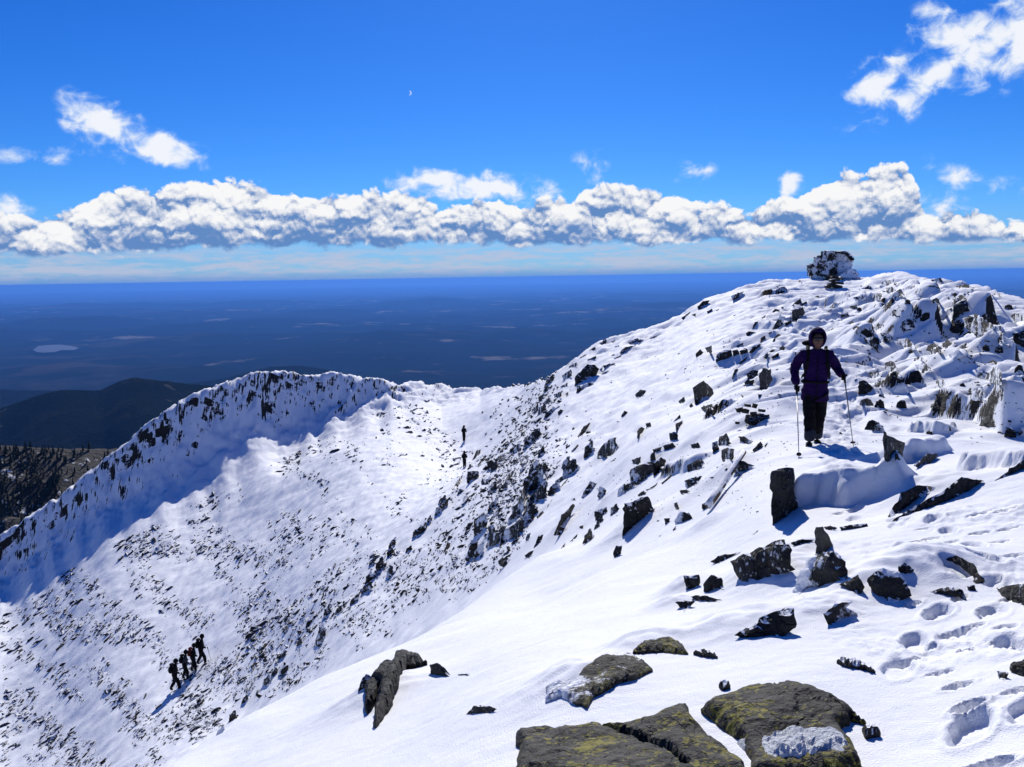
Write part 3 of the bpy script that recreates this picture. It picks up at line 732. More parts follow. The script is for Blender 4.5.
sb(CA, [(568,684),(592,684),(612,696),(590,700),(576,703)], M_ROCK, 'small dark stone beside the right tip of the wide lichen slab', lift=.012, dome=.022, thick=.1)
# --- foreground right
rk(CA, [(355,68),(385,60),(412,68),(414,120),(420,150),(398,176),(362,196),(355,150)], None, 'dark square rock face at the left end of the shaded snow step below the hiker', depth=.9, lean=.1, rings=4)
rk(CA, [(402,66),(440,52),(500,48),(560,60),(640,95),(668,125),(612,160),(500,168),(470,172),(425,140)], M_RIME, 'big rimed boulder in blue shade below the hiker', depth=.9, lean=.45, bulge=.1, name='boulder', cat='boulder', rings=5)
rk(CA, [(262,285),(300,262),(345,240),(388,228),(405,255),(400,290),(410,300),(350,322),(300,336),(275,315)], None, 'large dark block streaked with rime left of the square upright rock', depth=.6, rings=4)
rk(CA, [(460,205),(478,203),(500,245),(485,262),(458,272)], None, 'small upright dark fin between two larger rocks')
rk(CA, [(425,310),(435,285),(495,258),(522,270),(535,325),(490,335),(440,342),(412,375),(408,350)], M_FROST, 'squarish frost speckled rock with a pointed left foot', depth=.7, rings=4)
rk(CA, [(515,340),(560,315),(575,345),(565,362),(540,352)], None, 'little dark wedge between the two frosted rocks')
rk(CA, [(578,325),(620,298),(660,315),(690,362),(640,385),(625,370),(590,350)], M_FROST, 'hump shaped frosted rock with a bare rim on its right', depth=.8, rings=4)
rk(CA, [(652,298),(670,288),(692,306),(680,315),(655,308)], None, 'small brownish stone directly behind the hump shaped frosted rock')
rk(CA, [(268,455),(330,415),(385,392),(410,395),(415,440),(380,462),(320,464)], None, 'low dark shark fin rock alone in smooth snow', depth=.5, lean=.6, rings=4)
rk(CA, [(478,408),(505,382),(550,378),(530,392),(556,405),(520,420),(505,440),(490,432)], M_FROST, 'ragged little rock with a snow cap right of the shark fin rock')
rk(CA, [(765,280),(790,270),(830,290),(858,332),(835,336),(820,310),(795,292)], None, 'curved dark rock edge over a small snow mound beside the trodden snow')
rk(CA, [(725,355),(770,342),(805,350),(818,382),(795,368),(760,362)], None, 'arched dark rock just below the curved rock edge')
rk(CA, [(815,343),(832,340),(836,353),(818,354)], None, 'pebble sized rock right of the arched dark rock')
rk(CA, [(882,345),(960,333),(1000,350),(1000,400),(948,395),(915,375)], None, 'layered dark rock cut by the right edge of the picture', depth=.8)
rk(CA, [(912,530),(925,520),(960,512),(975,552),(948,556),(920,545)], None, 'black rock at the right edge beside the footprints')
rk(CA, [(885,542),(912,545),(905,568),(890,562)], M_FROST, 'small frosted stone left of the black rock at the footprints')
rk(CA, [(628,178),(660,122),(700,107),(745,110),(720,128),(668,150),(640,182)], None, 'left half of the long dark outcrop in the drift, ending in a point', depth=.5)
rk(CA, [(640,188),(700,150),(760,118),(800,85),(855,95),(820,117),(770,142),(700,165)], None, 'right half of the long dark outcrop, reaching toward the drift crest', depth=.5)
rk(CA, [(880,94),(915,66),(955,42),(990,40),(990,62),(948,64),(905,87)], None, 'slanting dark rock edge at the right picture border above the drift')
rk(CA, [(515,205),(545,198),(580,195),(583,203),(545,208),(520,212)], None, 'flat thin rock right of the upright dark fin')
rk(CA, [(478,204),(495,200),(510,206),(500,214),(485,211)], None, 'tiny rock touching the top of the upright dark fin')
rk(CA, [(400,240),(428,232),(456,234),(430,246),(408,247)], None, 'thin dark rock bridging the large block and the upright fin')
rk(CA, [(150,318),(185,315),(190,332),(180,347),(155,350)], None, 'left one of two small square rocks in the open snow')
rk(CA, [(195,338),(215,315),(238,322),(246,350),(220,345),(200,362)], None, 'right one of two small square rocks in the open snow')
rk(CA, [(130,380),(150,377),(176,378),(160,400),(150,406)], None, 'small dark stone below the pair of square rocks')
rk(CA, [(165,366),(200,364),(242,376),(190,382)], None, 'flat sliver of rock right of the stone below the square pair')
rk(CA, [(212,285),(230,272),(285,262),(255,276),(240,292)], None, 'thin stone at the left tip of the large dark block')
# --- twin-pronged rock lower left of the slabs
sb(CB, [(255,170),(285,110),(330,108),(400,125),(470,150),(400,168),(330,182),(308,210),(300,260),(265,380),(230,440),(195,490),(165,530),(150,520),(175,380),(185,300),(150,285),(130,270),(190,200),(235,180)], label='tall twisted dark rock standing from the near snow slope', mat=M_DARK, rough=1.0, lift=.03, dome=.09, thick=.5)
sb(CB, [(95,300),(130,272),(190,290),(180,330),(165,370),(130,420),(108,450),(95,425)], label='second prong left of the tall twisted rock', mat=M_DARK, rough=1.0, lift=.02, dome=.07, thick=.4)
rk(CB, [(50,310),(70,240),(95,205),(150,235),(130,262),(105,290),(75,290)], None, 'small hooked rock at the left of the two prongs', depth=.4)
rk(CB, [(480,145),(530,135),(570,165),(612,215),(560,215),(490,205)], None, 'wedge rock at the right end of the twisted rock', depth=.5)
rk(CB, [(650,205),(715,203),(722,212),(655,213)], None, 'splinter of rock right of the wedge rock', depth=.5)
rk(CB, [(695,450),(750,395),(820,400),(890,410),(850,438),(740,440)], None, 'lone flat rock between the twisted rock and the slabs', depth=.8)
# --- middle slope left of the hiker
GM = 'dark rocks studding the middle slope'; LM = 'dark angular rock poking from the steep snow left of the hiker'
rk(CD, [(275,520),(300,515),(350,500),(375,495),(405,550),(340,600),(270,660)], None, 'large dark four sided block low on the middle slope', depth=.8, rings=4)
rk(CD, [(570,30),(610,0),(650,40),(655,60),(600,90),(585,115),(575,70)], None, 'tall dark rock with a snow scoop on its right, upslope of the boulder pile', depth=.7)
rk(CD, [(730,360),(770,342),(835,365),(790,385),(770,415),(735,390)], M_FROST, 'frosted grey rock at the upper end of the frosted post')
rk(CD, [(395,350),(430,330),(455,345),(435,385),(400,410)], None, 'rounded dark rock at the right of the boulder pile')
rk(CK_, [(730,600),(780,480),(850,405),(865,420),(830,500),(820,570),(760,605)], None, 'tall leaning dark rock with a blue shaded hollow on its right', depth=.35)
rk(CE, [(720,320),(790,300),(800,345),(760,385),(715,385)], None, 'dark block beside a shaded drift high above the hiker', depth=.8)
rk(C1, [(20,460),(45,445),(60,450),(50,490),(30,500)], None, 'left of two dark boulders side by side above the cairn')
rk(C1, [(62,465),(75,440),(100,445),(105,480),(80,515),(62,505)], None, 'right of two dark boulders side by side above the cairn')
MID = [(CD,[[(320,60),(345,40),(368,45),(340,92)],[(600,115),(650,100),(655,125),(610,130)],[(330,215),(345,200),(362,205),(330,250)],[(365,185),(385,180),(390,195),(370,210)],[(490,170),(512,145),(515,160),(480,182)],
 [(465,225),(500,218),(505,250),(470,262)],[(492,185),(525,172),(515,195),(495,215)],[(440,280),(480,265),(495,285),(450,300)],[(395,295),(435,285),(430,300),(400,310)],[(555,275),(590,265),(600,285),(570,295)],
 [(305,340),(345,325),(345,350),(320,370)],[(300,380),(345,360),(400,340),(400,390),(340,420),(300,425)],[(385,320),(405,300),(410,340),(385,345)],[(265,450),(320,430),(335,440),(280,485)],
 [(540,365),(600,330),(620,355),(600,380),(560,385),(545,390)],[(680,240),(710,225),(730,270),(700,285),(675,275)],[(650,265),(670,260),(680,295),(650,315)],[(690,300),(715,285),(745,295),(740,335),(700,355),(688,335)],
 [(760,240),(785,240),(825,260),(800,280),(775,270)],[(530,430),(560,415),(605,410),(590,440),(570,460),(535,455)],[(510,470),(540,465),(555,475),(520,492)],[(485,525),(500,520),(510,550),(495,555)],
 [(490,590),(515,560),(550,565),(565,590),(490,615)],[(605,530),(640,510),(655,520),(630,550),(608,550)],[(225,740),(240,705),(265,705),(262,740),(235,765)],
 [(90,500),(130,430),(158,440),(125,480),(100,508)],[(158,495),(170,450),(200,470),(175,515)],[(145,560),(200,540),(205,560),(150,600)],[(80,625),(100,618),(98,632)],[(215,350),(240,330),(235,342)],
 [(75,240),(100,200),(130,180),(110,220),(80,245)],[(120,260),(135,245),(130,260)],[(820,660),(845,640),(835,655)],[(835,560),(848,558),(840,568)],[(770,60),(785,70),(780,78)],[(260,155),(275,130),(290,135),(270,160)],
 [(785,10),(800,0),(830,0),(820,25),(795,30)],[(845,60),(862,62),(845,78)],[(445,590),(470,588),(465,605),(450,625)],[(480,640),(495,620),(490,645)],[(420,665),(432,660),(425,670)],[(40,690),(75,655),(70,675)],[(410,600),(425,596),(418,606)],
 [(330,490),(355,470),(370,480),(345,500)],[(365,470),(400,450),(420,435),(400,465)],[(430,440),(480,400),(470,415),(440,445)],[(820,300),(855,260),(865,275),(835,310)],[(870,280),(885,265),(875,290)],[(550,110),(560,98),(570,110),(558,122)],[(635,415),(660,412),(650,422)],
 [(505,90),(530,70),(535,90),(515,105)],[(700,385),(712,372),(716,384)]]),
 (CE,[[(325,230),(370,210),(410,200),(370,255),(345,278)],[(110,300),(145,262),(190,255),(170,290),(120,318)],[(172,330),(205,308),(210,320),(178,345)],[(230,320),(252,312),(235,332)],[(340,355),(368,345),(350,365)],
 [(550,190),(590,183),(570,197)],[(612,168),(645,160),(632,176)],[(100,600),(130,568),(150,590),(105,625)],[(160,560),(205,545),(205,590),(185,610)],[(230,650),(235,610),(280,570),(325,572),(335,610),(300,630)],
 [(335,575),(370,570),(380,600),(340,615)],[(380,580),(430,565),(435,590),(390,605)],[(440,590),(470,550),(520,535),(500,565),(460,595)],[(515,500),(545,480),(550,500),(515,530)],[(590,440),(645,345),(668,370),(655,420),(600,445)],
 [(670,405),(710,385),(715,400),(675,425)],[(715,290),(770,240),(780,270),(740,292)],[(775,280),(810,262),(815,272),(775,297)],[(590,330),(610,310),(640,320),(600,340)],[(645,300),(665,300),(660,318)],
 [(460,440),(480,395),(500,390),(470,440)],[(500,385),(550,350),(530,372)],[(420,470),(440,455),(480,460),(430,490)],[(565,465),(590,455),(570,477)],[(530,615),(590,570),(615,570),(545,630)],[(585,620),(630,590),(635,610),(600,635)],
 [(635,560),(660,545),(675,560),(650,600)],[(360,550),(405,525),(405,540),(365,558)],[(375,660),(435,615),(420,640),(385,668)],[(600,500),(630,470),(645,480),(590,525)],[(748,138),(768,128),(775,146)],[(860,235),(890,225),(890,240)],[(330,760),(350,700),(370,690),(345,750)],
 [(10,370),(70,325),(60,345),(20,380)],[(75,350),(100,340),(100,362)],[(940,330),(975,308),(950,335)],[(610,700),(630,697),(620,707)]]),
 (CK_,[[(735,265),(780,230),(790,255),(750,285)],[(780,190),(830,165),(825,182)],[(660,180),(690,155),(685,177)],[(705,225),(735,195),(730,217)],[(770,300),(820,240),(800,282)],[(685,330),(720,300),(740,340),(700,360)],[(680,430),(720,375),(690,427)],
 [(890,560),(915,545),(910,572)],[(838,640),(880,603),(852,652)],[(768,695),(805,653),(790,692)],[(540,740),(575,712),(600,705),(570,767)],[(600,690),(630,610),(660,605),(650,650)],[(845,385),(860,368),(866,385)]])]
for c, Ls in MID:
    for P in Ls: rk(c, P, M_CRAG if area(conv(P, *c)) > 60 else None, LM, GM, depth=.55)
# --- crest rocks and the broken buttress at the saddle
GC = 'dark rocks along the broken buttress'; LC = 'dark rock of the broken buttress where the main slope drops to the hollow'
rk(CG, [(220,350),(230,290),(310,215),(350,225),(380,250),(360,290),(300,320)], None, 'largest black crag on the skyline buttress', depth=.7)
BUT = [(CG,[[(230,400),(240,365),(340,325),(350,335),(280,380)],[(140,290),(200,250),(205,290),(150,330)],[(180,235),(235,205),(245,225),(200,245)],[(300,190),(360,165),(360,182),(310,197)],[(380,85),(420,55),(435,75),(400,100)],
 [(455,75),(485,60),(470,84)],[(475,105),(510,95),(490,117)],[(565,80),(620,50),(635,60),(580,95)],[(510,140),(545,110),(615,95),(570,130),(515,150)],[(700,50),(770,28),(710,60)],[(315,130),(350,105),(360,120),(325,140)],[(250,180),(300,150),(290,172)],
 [(90,410),(140,390),(140,420),(100,440)],[(20,585),(35,530),(80,500),(130,485),(60,545)],[(15,470),(60,430),(80,450),(30,480)],[(130,360),(180,335),(175,357),(140,372)],[(400,230),(440,215),(485,210),(420,252)],[(390,280),(445,255),(410,287)],
 [(20,390),(50,350),(55,380),(25,410)],[(70,310),(95,295),(85,327)],[(380,250),(400,235),(395,270)],[(455,160),(480,150),(470,168)],[(470,180),(520,160),(490,188)],[(620,70),(690,40),(640,80)],[(65,470),(100,452),(80,478)],[(100,470),(135,440),(120,470)],[(160,410),(180,395),(178,420)]]),
 (CK_,[[(205,130),(235,65),(265,60),(240,110)],[(170,270),(180,200),(245,195),(250,230),(185,285)],[(75,310),(110,265),(150,215),(140,260),(90,320)],[(105,360),(125,310),(160,320)],[(335,180),(365,115),(375,130),(350,170)],[(240,160),(290,95),(300,105),(262,170)],[(300,120),(350,90),(330,125)],
 [(380,330),(440,215),(480,190),(455,260),(410,310)],[(500,460),(520,340),(540,280),(560,300),(545,400),(510,470)],[(560,310),(660,255),(640,290),(570,330)],[(560,440),(580,360),(620,320),(610,380),(590,430)],
 [(215,600),(220,500),(290,470),(310,520),(280,590),(230,610)],[(310,520),(380,430),(395,440),(330,520)],[(305,560),(340,540),(370,600),(340,650),(315,600)],[(160,765),(200,640),(240,640),(240,700),(190,790)],[(145,630),(180,530),(215,520),(180,590)],
 [(380,690),(385,600),(420,580),(410,640)],[(455,660),(490,620),(500,640),(465,680)],[(70,520),(110,480),(90,532)],[(120,490),(165,465),(140,502)],[(30,600),(90,560),(50,612)],[(20,720),(50,650),(70,660),(40,720)],[(200,440),(240,400),(280,380),(230,425)],[(320,330),(340,320),(345,345),(325,350)],
 [(390,560),(440,540),(500,490),(430,560)],[(420,390),(470,360),(460,385),(430,400)],[(500,570),(560,500),(610,480),(590,520),(520,590)],[(545,640),(560,600),(580,590),(570,650)],[(390,745),(450,690),(430,740)]])]
for c, Ls in BUT:
    for P in Ls: rk(c, P, M_CRAG, LC, GC, depth=.7, lean=.4)
q = random.Random(21)
RIBS = [((548,388),(474,520),15,7,13),((604,442),(462,566),16,9,20),((648,470),(566,560),6,7,14),((392,556),(300,650),12,7,14),((455,500),(372,566),10,6,12),((300,640),(215,735),9,6,11),((540,452),(500,548),10,10,24)]
for (a, b, n, s0, s1) in RIBS:
    for i in range(n):
        t = (i + q.random()) / n; x = a[0] + (b[0] - a[0]) * t + q.gauss(0, 5); y = a[1] + (b[1] - a[1]) * t + q.gauss(0, 4); h = q.uniform(s0, s1); w = h * q.uniform(.45, .85); k = q.uniform(.5, 1.1) * h
        j = lambda v: v * q.uniform(-1, 1)
        rock([(x, y + .15 * h), (x + .15 * k + j(.1 * w), y - .35 * h), (x + .30 * k - .12 * w, y - .5 * h + j(.1 * h)), (x + .6 * k, y - .72 * h), (x + .85 * k, y - h), (x + k + .1 * w, y - .98 * h), (x + .75 * k + .35 * w, y - .6 * h + j(.15 * h)),
              (x + .6 * k + .75 * w, y - .5 * h), (x + .42 * k + .55 * w, y - .15 * h + j(.1 * h)), (x + .45 * w, y + .05 * h)], M_CRAG, LC, GC, depth=.8, lean=.2)
for i in range(46):
    x = q.uniform(850, 1020); y = 285 + 150 * q.random() + (x - 850) * .06; w = q.uniform(5, 17) * (.6 + (y - 285) / 260); h = w * q.uniform(.35, .8)
    rock([(x, y), (x + .15 * w, y - .7 * h), (x + .5 * w, y - h), (x + .85 * w, y - .75 * h), (x + w, y + .1 * h), (x + .5 * w, y + .15 * h)], M_FROST if q.random() < .6 else M_ROCK, 'small frosted stone breaking the snow of the summit slope behind the hiker', 'small frosted stones on the summit slope', depth=.9, lean=.3)
# --- rimed boulders of the summit side
rk(CM, [(395,245),(400,190),(430,172),(455,170),(470,215),(430,225),(405,255)], None, 'bare dark rock in the snow wall near the right skyline')
rk(CM, [(462,160),(510,148),(560,155),(600,180),(620,310),(560,250),(470,225)], M_RIME, 'rimed cliff boulder right of the bare dark rock near the skyline', name='boulder', cat='boulder', depth=.9, rings=4)
rk(CM, [(440,250),(490,225),(600,300),(635,352),(570,325),(500,320),(450,285)], M_FROST, 'frost streaked boulder in the snow wall near the right skyline', name='boulder', cat='boulder')
rk(CM, [(648,310),(720,296),(760,330),(740,378),(699,370),(660,350)], None, 'black rock at the right picture edge under the skyline')
rk(CM, [(645,235),(720,215),(760,250),(740,300),(699,290),(660,270)], M_FROST, 'frosted boulder at the right picture edge above the black rock', name='boulder', cat='boulder')
rk(CM, [(40,290),(100,262),(180,255),(300,290),(400,320),(410,372),(330,375),(220,330),(100,305)], M_RIME, 'long rimed boulder with a shaded face in the middle of the summit slope', name='boulder', cat='boulder', depth=.7, rings=4)
rk(CM, [(0,342),(40,335),(82,370),(60,395),(0,390)], M_RIME, 'small rimed boulder in shade at the left foot of the summit slope steps', name='boulder', cat='boulder')
rk(CM, [(90,325),(200,335),(242,370),(210,387),(130,362)], M_RIME, 'low rimed step below the long shaded snow step', name='boulder', cat='boulder')
rk(CM, [(35,155),(80,138),(100,160),(80,172)], M_FROST, 'small frosted rock just under the summit crest')
rk(CM, [(110,135),(130,112),(165,128),(205,155),(150,150)], M_FROST, 'pointed frosted rock just right below the summit crest')
rk(CM, [(375,400),(420,375),(442,410),(400,428)], M_RIME, 'small rimed lump at the foot of the long shaded snow step', name='boulder', cat='boulder')
rk(CM, [(530,495),(580,450),(605,470),(605,527),(570,527)], M_FROST, 'pointed grey rock standing alone in the middle of the right slope', depth=.6)
rk(CM, [(145,570),(200,520),(240,530),(272,540),(270,572),(210,597)], M_RIME, 'round rimed boulder in blue shade beside the path', name='boulder', cat='boulder', rings=4)
rk(CM, [(318,512),(350,508),(367,535),(335,542)], M_RIME, 'little rimed lump beside the path halfway up the right slope', name='boulder', cat='boulder')
rk(CM, [(35,492),(60,475),(92,490),(80,507)], M_FROST, 'left of the small frosted stones above the path')
rk(CM, [(105,455),(160,460),(178,502),(120,482)], M_FROST, 'right of the small frosted stones above the path')
rk(CM, [(-8,520),(20,510),(60,545),(20,572),(-5,570)], None, 'dark round rock right of the hiker at elbow height')
rk(CM, [(270,632),(330,610),(380,560),(450,545),(560,590),(612,640),(612,682),(545,692),(400,692),(340,662)], M_RIME, 'broad rimed rock wall in blue shade at the right', name='boulder', cat='boulder', depth=.7, rings=5)
rk(CM, [(585,640),(600,590),(630,560),(720,540),(800,560),(800,740),(700,767),(640,762),(600,720)], M_RIME, 'deep shaded rimed wall at the right picture edge', name='boulder', cat='boulder', depth=.7, rings=5)
rk(CM, [(235,452),(270,430),(335,472),(300,492),(245,487)], M_RIME, 'flat rimed boulder above the path', name='boulder', cat='boulder')
rk(CM, [(200,272),(225,258),(233,287),(210,287)], None, 'small dark rock on top of the long shaded snow step')
rk(CM, [(340,367),(370,340),(412,362),(380,372)], None, 'flat dark rock at the lower end of the long shaded snow step')
rk(CM, [(428,362),(452,366),(443,387)], None, 'tiny dark rock right of the flat dark rock')
rk(CM, [(543,437),(568,425),(592,440),(565,445)], None, 'small dark cap of rock above the pointed grey rock')
rk(C1, [(460,636),(475,655),(505,668),(530,680),(520,735),(465,735)], None, 'upright dark rock face standing right of the hiker and the slanting pole', depth=.5)
rk(C1, [(500,690),(540,650),(590,612),(625,640),(672,680),(655,702),(600,718),(560,742),(525,737)], M_RIME, 'rimed slanting boulder beside the upright dark face', name='boulder', cat='boulder', rings=4)
rk(C1, [(555,752),(600,713),(632,715),(612,745),(570,759)], None, 'dark rock tucked low in the snow right of the upright dark face')
rk(C1, [(672,760),(700,725),(745,700),(850,693),(905,715),(895,747),(780,772),(700,775)], M_RIME, 'wide low rimed boulder between the slanting boulder and the long outcrop', name='boulder', cat='boulder', rings=4)
rk(C1, [(590,560),(640,540),(700,520),(760,560),(700,572),(620,575)], M_RIME, 'low rimed ledge above the deep shaded snow wall', name='boulder', cat='boulder')
SUM = [(C1,[[(185,165),(195,158),(197,170)],[(345,700),(370,690),(400,715),(370,715)],[(270,60),(272,60),(271,61)],[(465,435),(500,432),(515,465),(485,462)],[(410,455),(440,450),(455,470),(425,472)],[(560,430),(590,425),(620,450),(580,458)],[(620,480),(650,478),(660,498),(635,500)],
  [(640,365),(665,350),(690,362),(660,372)],[(700,372),(725,360),(722,382)],[(610,385),(640,378),(650,395),(615,395)],[(360,215),(400,205),(405,222),(370,228)],[(415,210),(450,200),(460,218),(430,225)],[(320,270),(345,262),(350,275),(325,280)],
  [(350,245),(372,238),(378,250),(355,254)],[(395,345),(430,340),(445,385),(405,375)],[(500,350),(540,345),(565,380),(530,380)],[(520,295),(550,290),(555,315),(530,315)],[(660,215),(685,210),(683,225)],[(740,290),(765,285),(760,335),(735,320)],[(720,400),(745,398),(740,415)],[(560,205),(585,200),(580,215)],
  [(380,190),(410,178),(440,186),(400,196)],[(450,170),(480,160),(520,172),(470,180)],[(610,160),(640,152),(650,164),(620,168)],[(690,180),(720,172),(760,186),(710,192)],[(800,205),(830,200),(835,215)]])]
for c, Ls in SUM:
    for P in Ls:
        if area(conv(P, *c)) > 1: rk(c, P, M_FROST, 'small frosted stone breaking the snow of the summit slope behind the hiker', 'small frosted stones on the summit slope', depth=.6)
# hollow bank of snow under the skyline
# --- countable stones of the far slope, then the scatter nobody could count
def stone_mesh(name, seed, mat):
    rr = random.Random(seed); bm = bmesh.new()
    for _ in range(14):
        a = rr.uniform(0, 2 * math.pi); z = rr.uniform(-.5, 1); q = math.sqrt(max(0, 1 - z * z)) * rr.uniform(.75, 1)
        bm.verts.new((.5 * q * math.cos(a), 1.0 * q * math.sin(a), .55 * z + .1 * math.sin(a)))
    r_ = bmesh.ops.convex_hull(bm, input=bm.verts)
    for v in [v for v in bm.verts if not v.link_faces]: bm.verts.remove(v)
    me = bpy.data.meshes.new(name); bm.to_mesh(me); bm.free(); me.materials.append(mat)
    return me
PROT = [stone_mesh('stone', 50 + k, M_ROCK) for k in range(14)]
def far_density(x, y):
    """how stony the hollow is at a picture point"""
    g = float(pnoise(np.array([(x * .8 + y * .6) / 60.]), np.array([(y * .8 - x * .6) / 34.]))[0]) + .5 * float(pnoise(np.array([(x * .8 + y * .6) / 22.]), np.array([(y * .8 - x * .6) / 11.]))[0])
    return max(0.0, min(1.0, .30 + 2.3 * g))
FAR = [(0,620),(60,575),(200,500),(290,455),(370,415),(440,395),(500,400),(530,430),(575,440),(545,490),(520,550),(480,590),(430,615),(370,650),(300,685),(240,715),(160,767),(0,767)]
BAND = [(440,540),(500,440),(560,400),(600,420),(560,500),(520,560),(470,585),(380,620),(300,640),(240,700),(200,740),(160,740),(240,640),(340,560)]
rr = random.Random(3)
big = []; small = []
tries = 0
while len(big) < 96 and tries < 4000:
    tries += 1; x = rr.uniform(0, 600); y = rr.uniform(390, 767)
    if inpoly(x, y, BAND) and rr.random() < far_density(x, y) + .15 or inpoly(x, y, FAR) and rr.random() < .16 * far_density(x, y): big.append((x, y, rr.uniform(5, 11) * (1.25 if inpoly(x, y, BAND) else .9)))
tries = 0
while len(small) < 8200 and tries < 120000:
    tries += 1; x = rr.uniform(0, 600); y = rr.uniform(390, 767)
    if not inpoly(x, y, FAR): continue
    d = far_density(x, y) * (.55 + .6 * (x < 300)) + (.35 if inpoly(x, y, BAND) else 0)
    if rr.random() < d * .95: small.append((x, y, 1.6 + 5.2 * rr.random() ** 2.8 + (1 if inpoly(x, y, BAND) else 0)))
for i in range(1100):        # speckle of grit between the rocks of the middle slope
    x = rr.uniform(560, 800); y = rr.uniform(330, 520)
    if y > 1040 - x * .95 - 120 and far_density(x, y) > .22 and y > 272 + (830 - x) * .42: small.append((x, y, rr.uniform(1.0, 2.6)))
for i in range(500):        # frosted grit on the summit side
    x = rr.uniform(840, 1023); y = rr.uniform(285, 445)
    if far_density(x, y) > .2: small.append((x, y, rr.uniform(1.2, 3.6)))
for i in range(700):        # scree between the crags of the buttress
    t = rr.random(); x = 548 - 60 * t + rr.gauss(0, 13); y = 385 + 135 * t + rr.gauss(0, 12); small.append((x, y, rr.uniform(2, 6.5)))
big.sort(key=lambda b: -b[2])
def place(x, y, s):
    az, r = hit(x, y, rmin=9); 
    if r > 132: return None
    sz = s / F * r * .70
    X, Y = r * math.sin(az), r * math.cos(az)
    return Vector((X, Y, gz(X, Y) - .12 * sz)), sz
for x, y, s in big:
    q = place(x, y, s)
    if not q: continue
    o = link(bpy.data.objects.new('stone', rr.choice(PROT))); o.location = q[0]; o.rotation_euler = (rr.uniform(-.3, .3), rr.uniform(-.4, .4), R(-6) + rr.gauss(0, .5))
    o.scale = (q[1] * rr.uniform(.6, 1.1), q[1] * rr.uniform(.8, 1.4), q[1] * rr.uniform(.8, 1.5))
    tag(o, 'bigger dark stone standing out of the rubble in the snowy hollow', 'stone', 'bigger dark stones in the snowy hollow')
VV, FF = [], []; base = 0
pv_ = [np.array([tuple(v.co) for v in m_.vertices]) for m_ in PROT]; pf_ = [[tuple(p.vertices) for p in m_.polygons] for m_ in PROT]
for x, y, s in small:
    q = place(x, y, s)
    if not q: continue
    k = rr.randrange(len(PROT)); a = R(-6) + rr.gauss(0, .55); S = q[1]
    v = pv_[k] * np.array([S * rr.uniform(.6, 1.1), S * rr.uniform(.8, 1.7), S * rr.uniform(.6, 1.3)])
    ca, sa = math.cos(a), math.sin(a)
    v = np.stack([v[:, 0] * ca - v[:, 1] * sa, v[:, 0] * sa + v[:, 1] * ca, v[:, 2]], -1) + np.array(q[0])
    VV.append(v); FF += [tuple(i + base for i in f) for f in pf_[k]]; base += len(v)
me = bpy.data.meshes.new('rubble'); me.from_pydata(np.concatenate(VV).tolist(), [], FF); me.materials.append(M_ROCK); me.update()
tag(link(bpy.data.objects.new('rubble', me)), 'small dark rubble scattered over the snowy hollow', kind='stuff')

# --- crust of ice on the wide slab
m_ice, ni, bi = new_mat('ice_crust'); bi.inputs['Roughness'].default_value = .4; bi.inputs['Base Color'].default_value = (.84, .87, .90, 1)
pos_ = ni.add('ShaderNodeNewGeometry').outputs['Position']; bump(ni, bi, ni.noise(pos_, 34, 5, .7), .05)
P = conv([(600,262),(640,245),(668,262),(700,248),(760,232),(800,240),(852,232),(885,258),(905,300),(900,345),(700,350),(668,325),(655,290),(625,285)], *CS)
V_, t_, rim_ = fill(P, 2.3); tp, bt = [], []
for (x, y) in V_:
    az, r = hit(x, y); e = edist(x, y, P) / 20
    g = Vector((r * math.sin(az), r * math.cos(az), 0)); g.z = gz(g.x, g.y)
    tp.append(g + Vector((0, 0, -.01 + .075 * (1 - math.exp(-e * 4)) + .028 * (1 - math.exp(-e * 6)) * mnoise.fractal(g * 14, .8, 2, 4)))); bt.append(g + Vector((0, 0, -.02)))
o = solid('ice_crust', tp, bt, t_, rim_, m_ice, size=.2, rough=.3, rings=1)
del o['category']
tag(o, 'white ice crust on the wide lichen slab', kind='structure')
# ------------------------------------------------------------------ summit shelter, cairn, post
CH = (790, 235, 11.378)
AZH, RH = hit(830, 280, rmin=40); RH = min(RH, 80.0)
def hut_pt(x, y, d=0): return P3(790 + x / 11.378, 235 + y / 11.378, RH + d)
hut = link(bpy.data.objects.new('stone_shelter', None)); hb = hut_pt(450, 480); hut.location = hb
tag(hut, 'ruined stone shelter crusted with rime on the summit', 'shelter')
hut_in = Matrix.Translation(-hb)
def stones_mesh(name, P, step, d0, depth, mat, parent, seed, sz=1.0, inv=None):
    """dry stone masonry: rough blocks laid in uneven courses inside an outline"""
    q = random.Random(seed); bm = bmesh.new(); y0 = min(p[1] for p in P); y1 = max(p[1] for p in P); x0 = min(p[0] for p in P); x1 = max(p[0] for p in P)
    y = y1; row = 0
    while y > y0:
        h = step * q.uniform(.75, 1.2); x = x0 - q.random() * step
        while x < x1:
            w = step * q.uniform(1.0, 2.1)
            if inpoly(x + w / 2, y - h / 2, P):
                for dk in range(max(1, int(depth / .6))):
                    c = hut_pt(x + w / 2, y - h / 2, d0 + dk * .6 + q.uniform(-.12, .12)) + parent_off
                    m_ = w / 11.378 / F * RH; n_ = h / 11.378 / F * RH
                    vs = []
                    for _ in range(16):
                        vs.append(bm.verts.new(c + Vector((q.uniform(-.52, .52) * m_, q.uniform(-.45, .45) * .7, q.uniform(-.52, .52) * n_))))
                    for a in (-1, 1):
                        for b in (-1, 1):
                            for g in (-1, 1): vs.append(bm.verts.new(c + Vector((a * m_ * q.uniform(.38, .5), b * .32, g * n_ * q.uniform(.38, .5)))))
                    bmesh.ops.convex_hull(bm, input=vs)
            x += w * .72
        y -= h * .72; row += 1
    for v in [v for v in bm.verts if not v.link_faces]: bm.verts.remove(v)
    me = bpy.data.meshes.new(name); bm.to_mesh(me); bm.free(); me.materials.append(mat)
    return link(bpy.data.objects.new(name, me), parent)
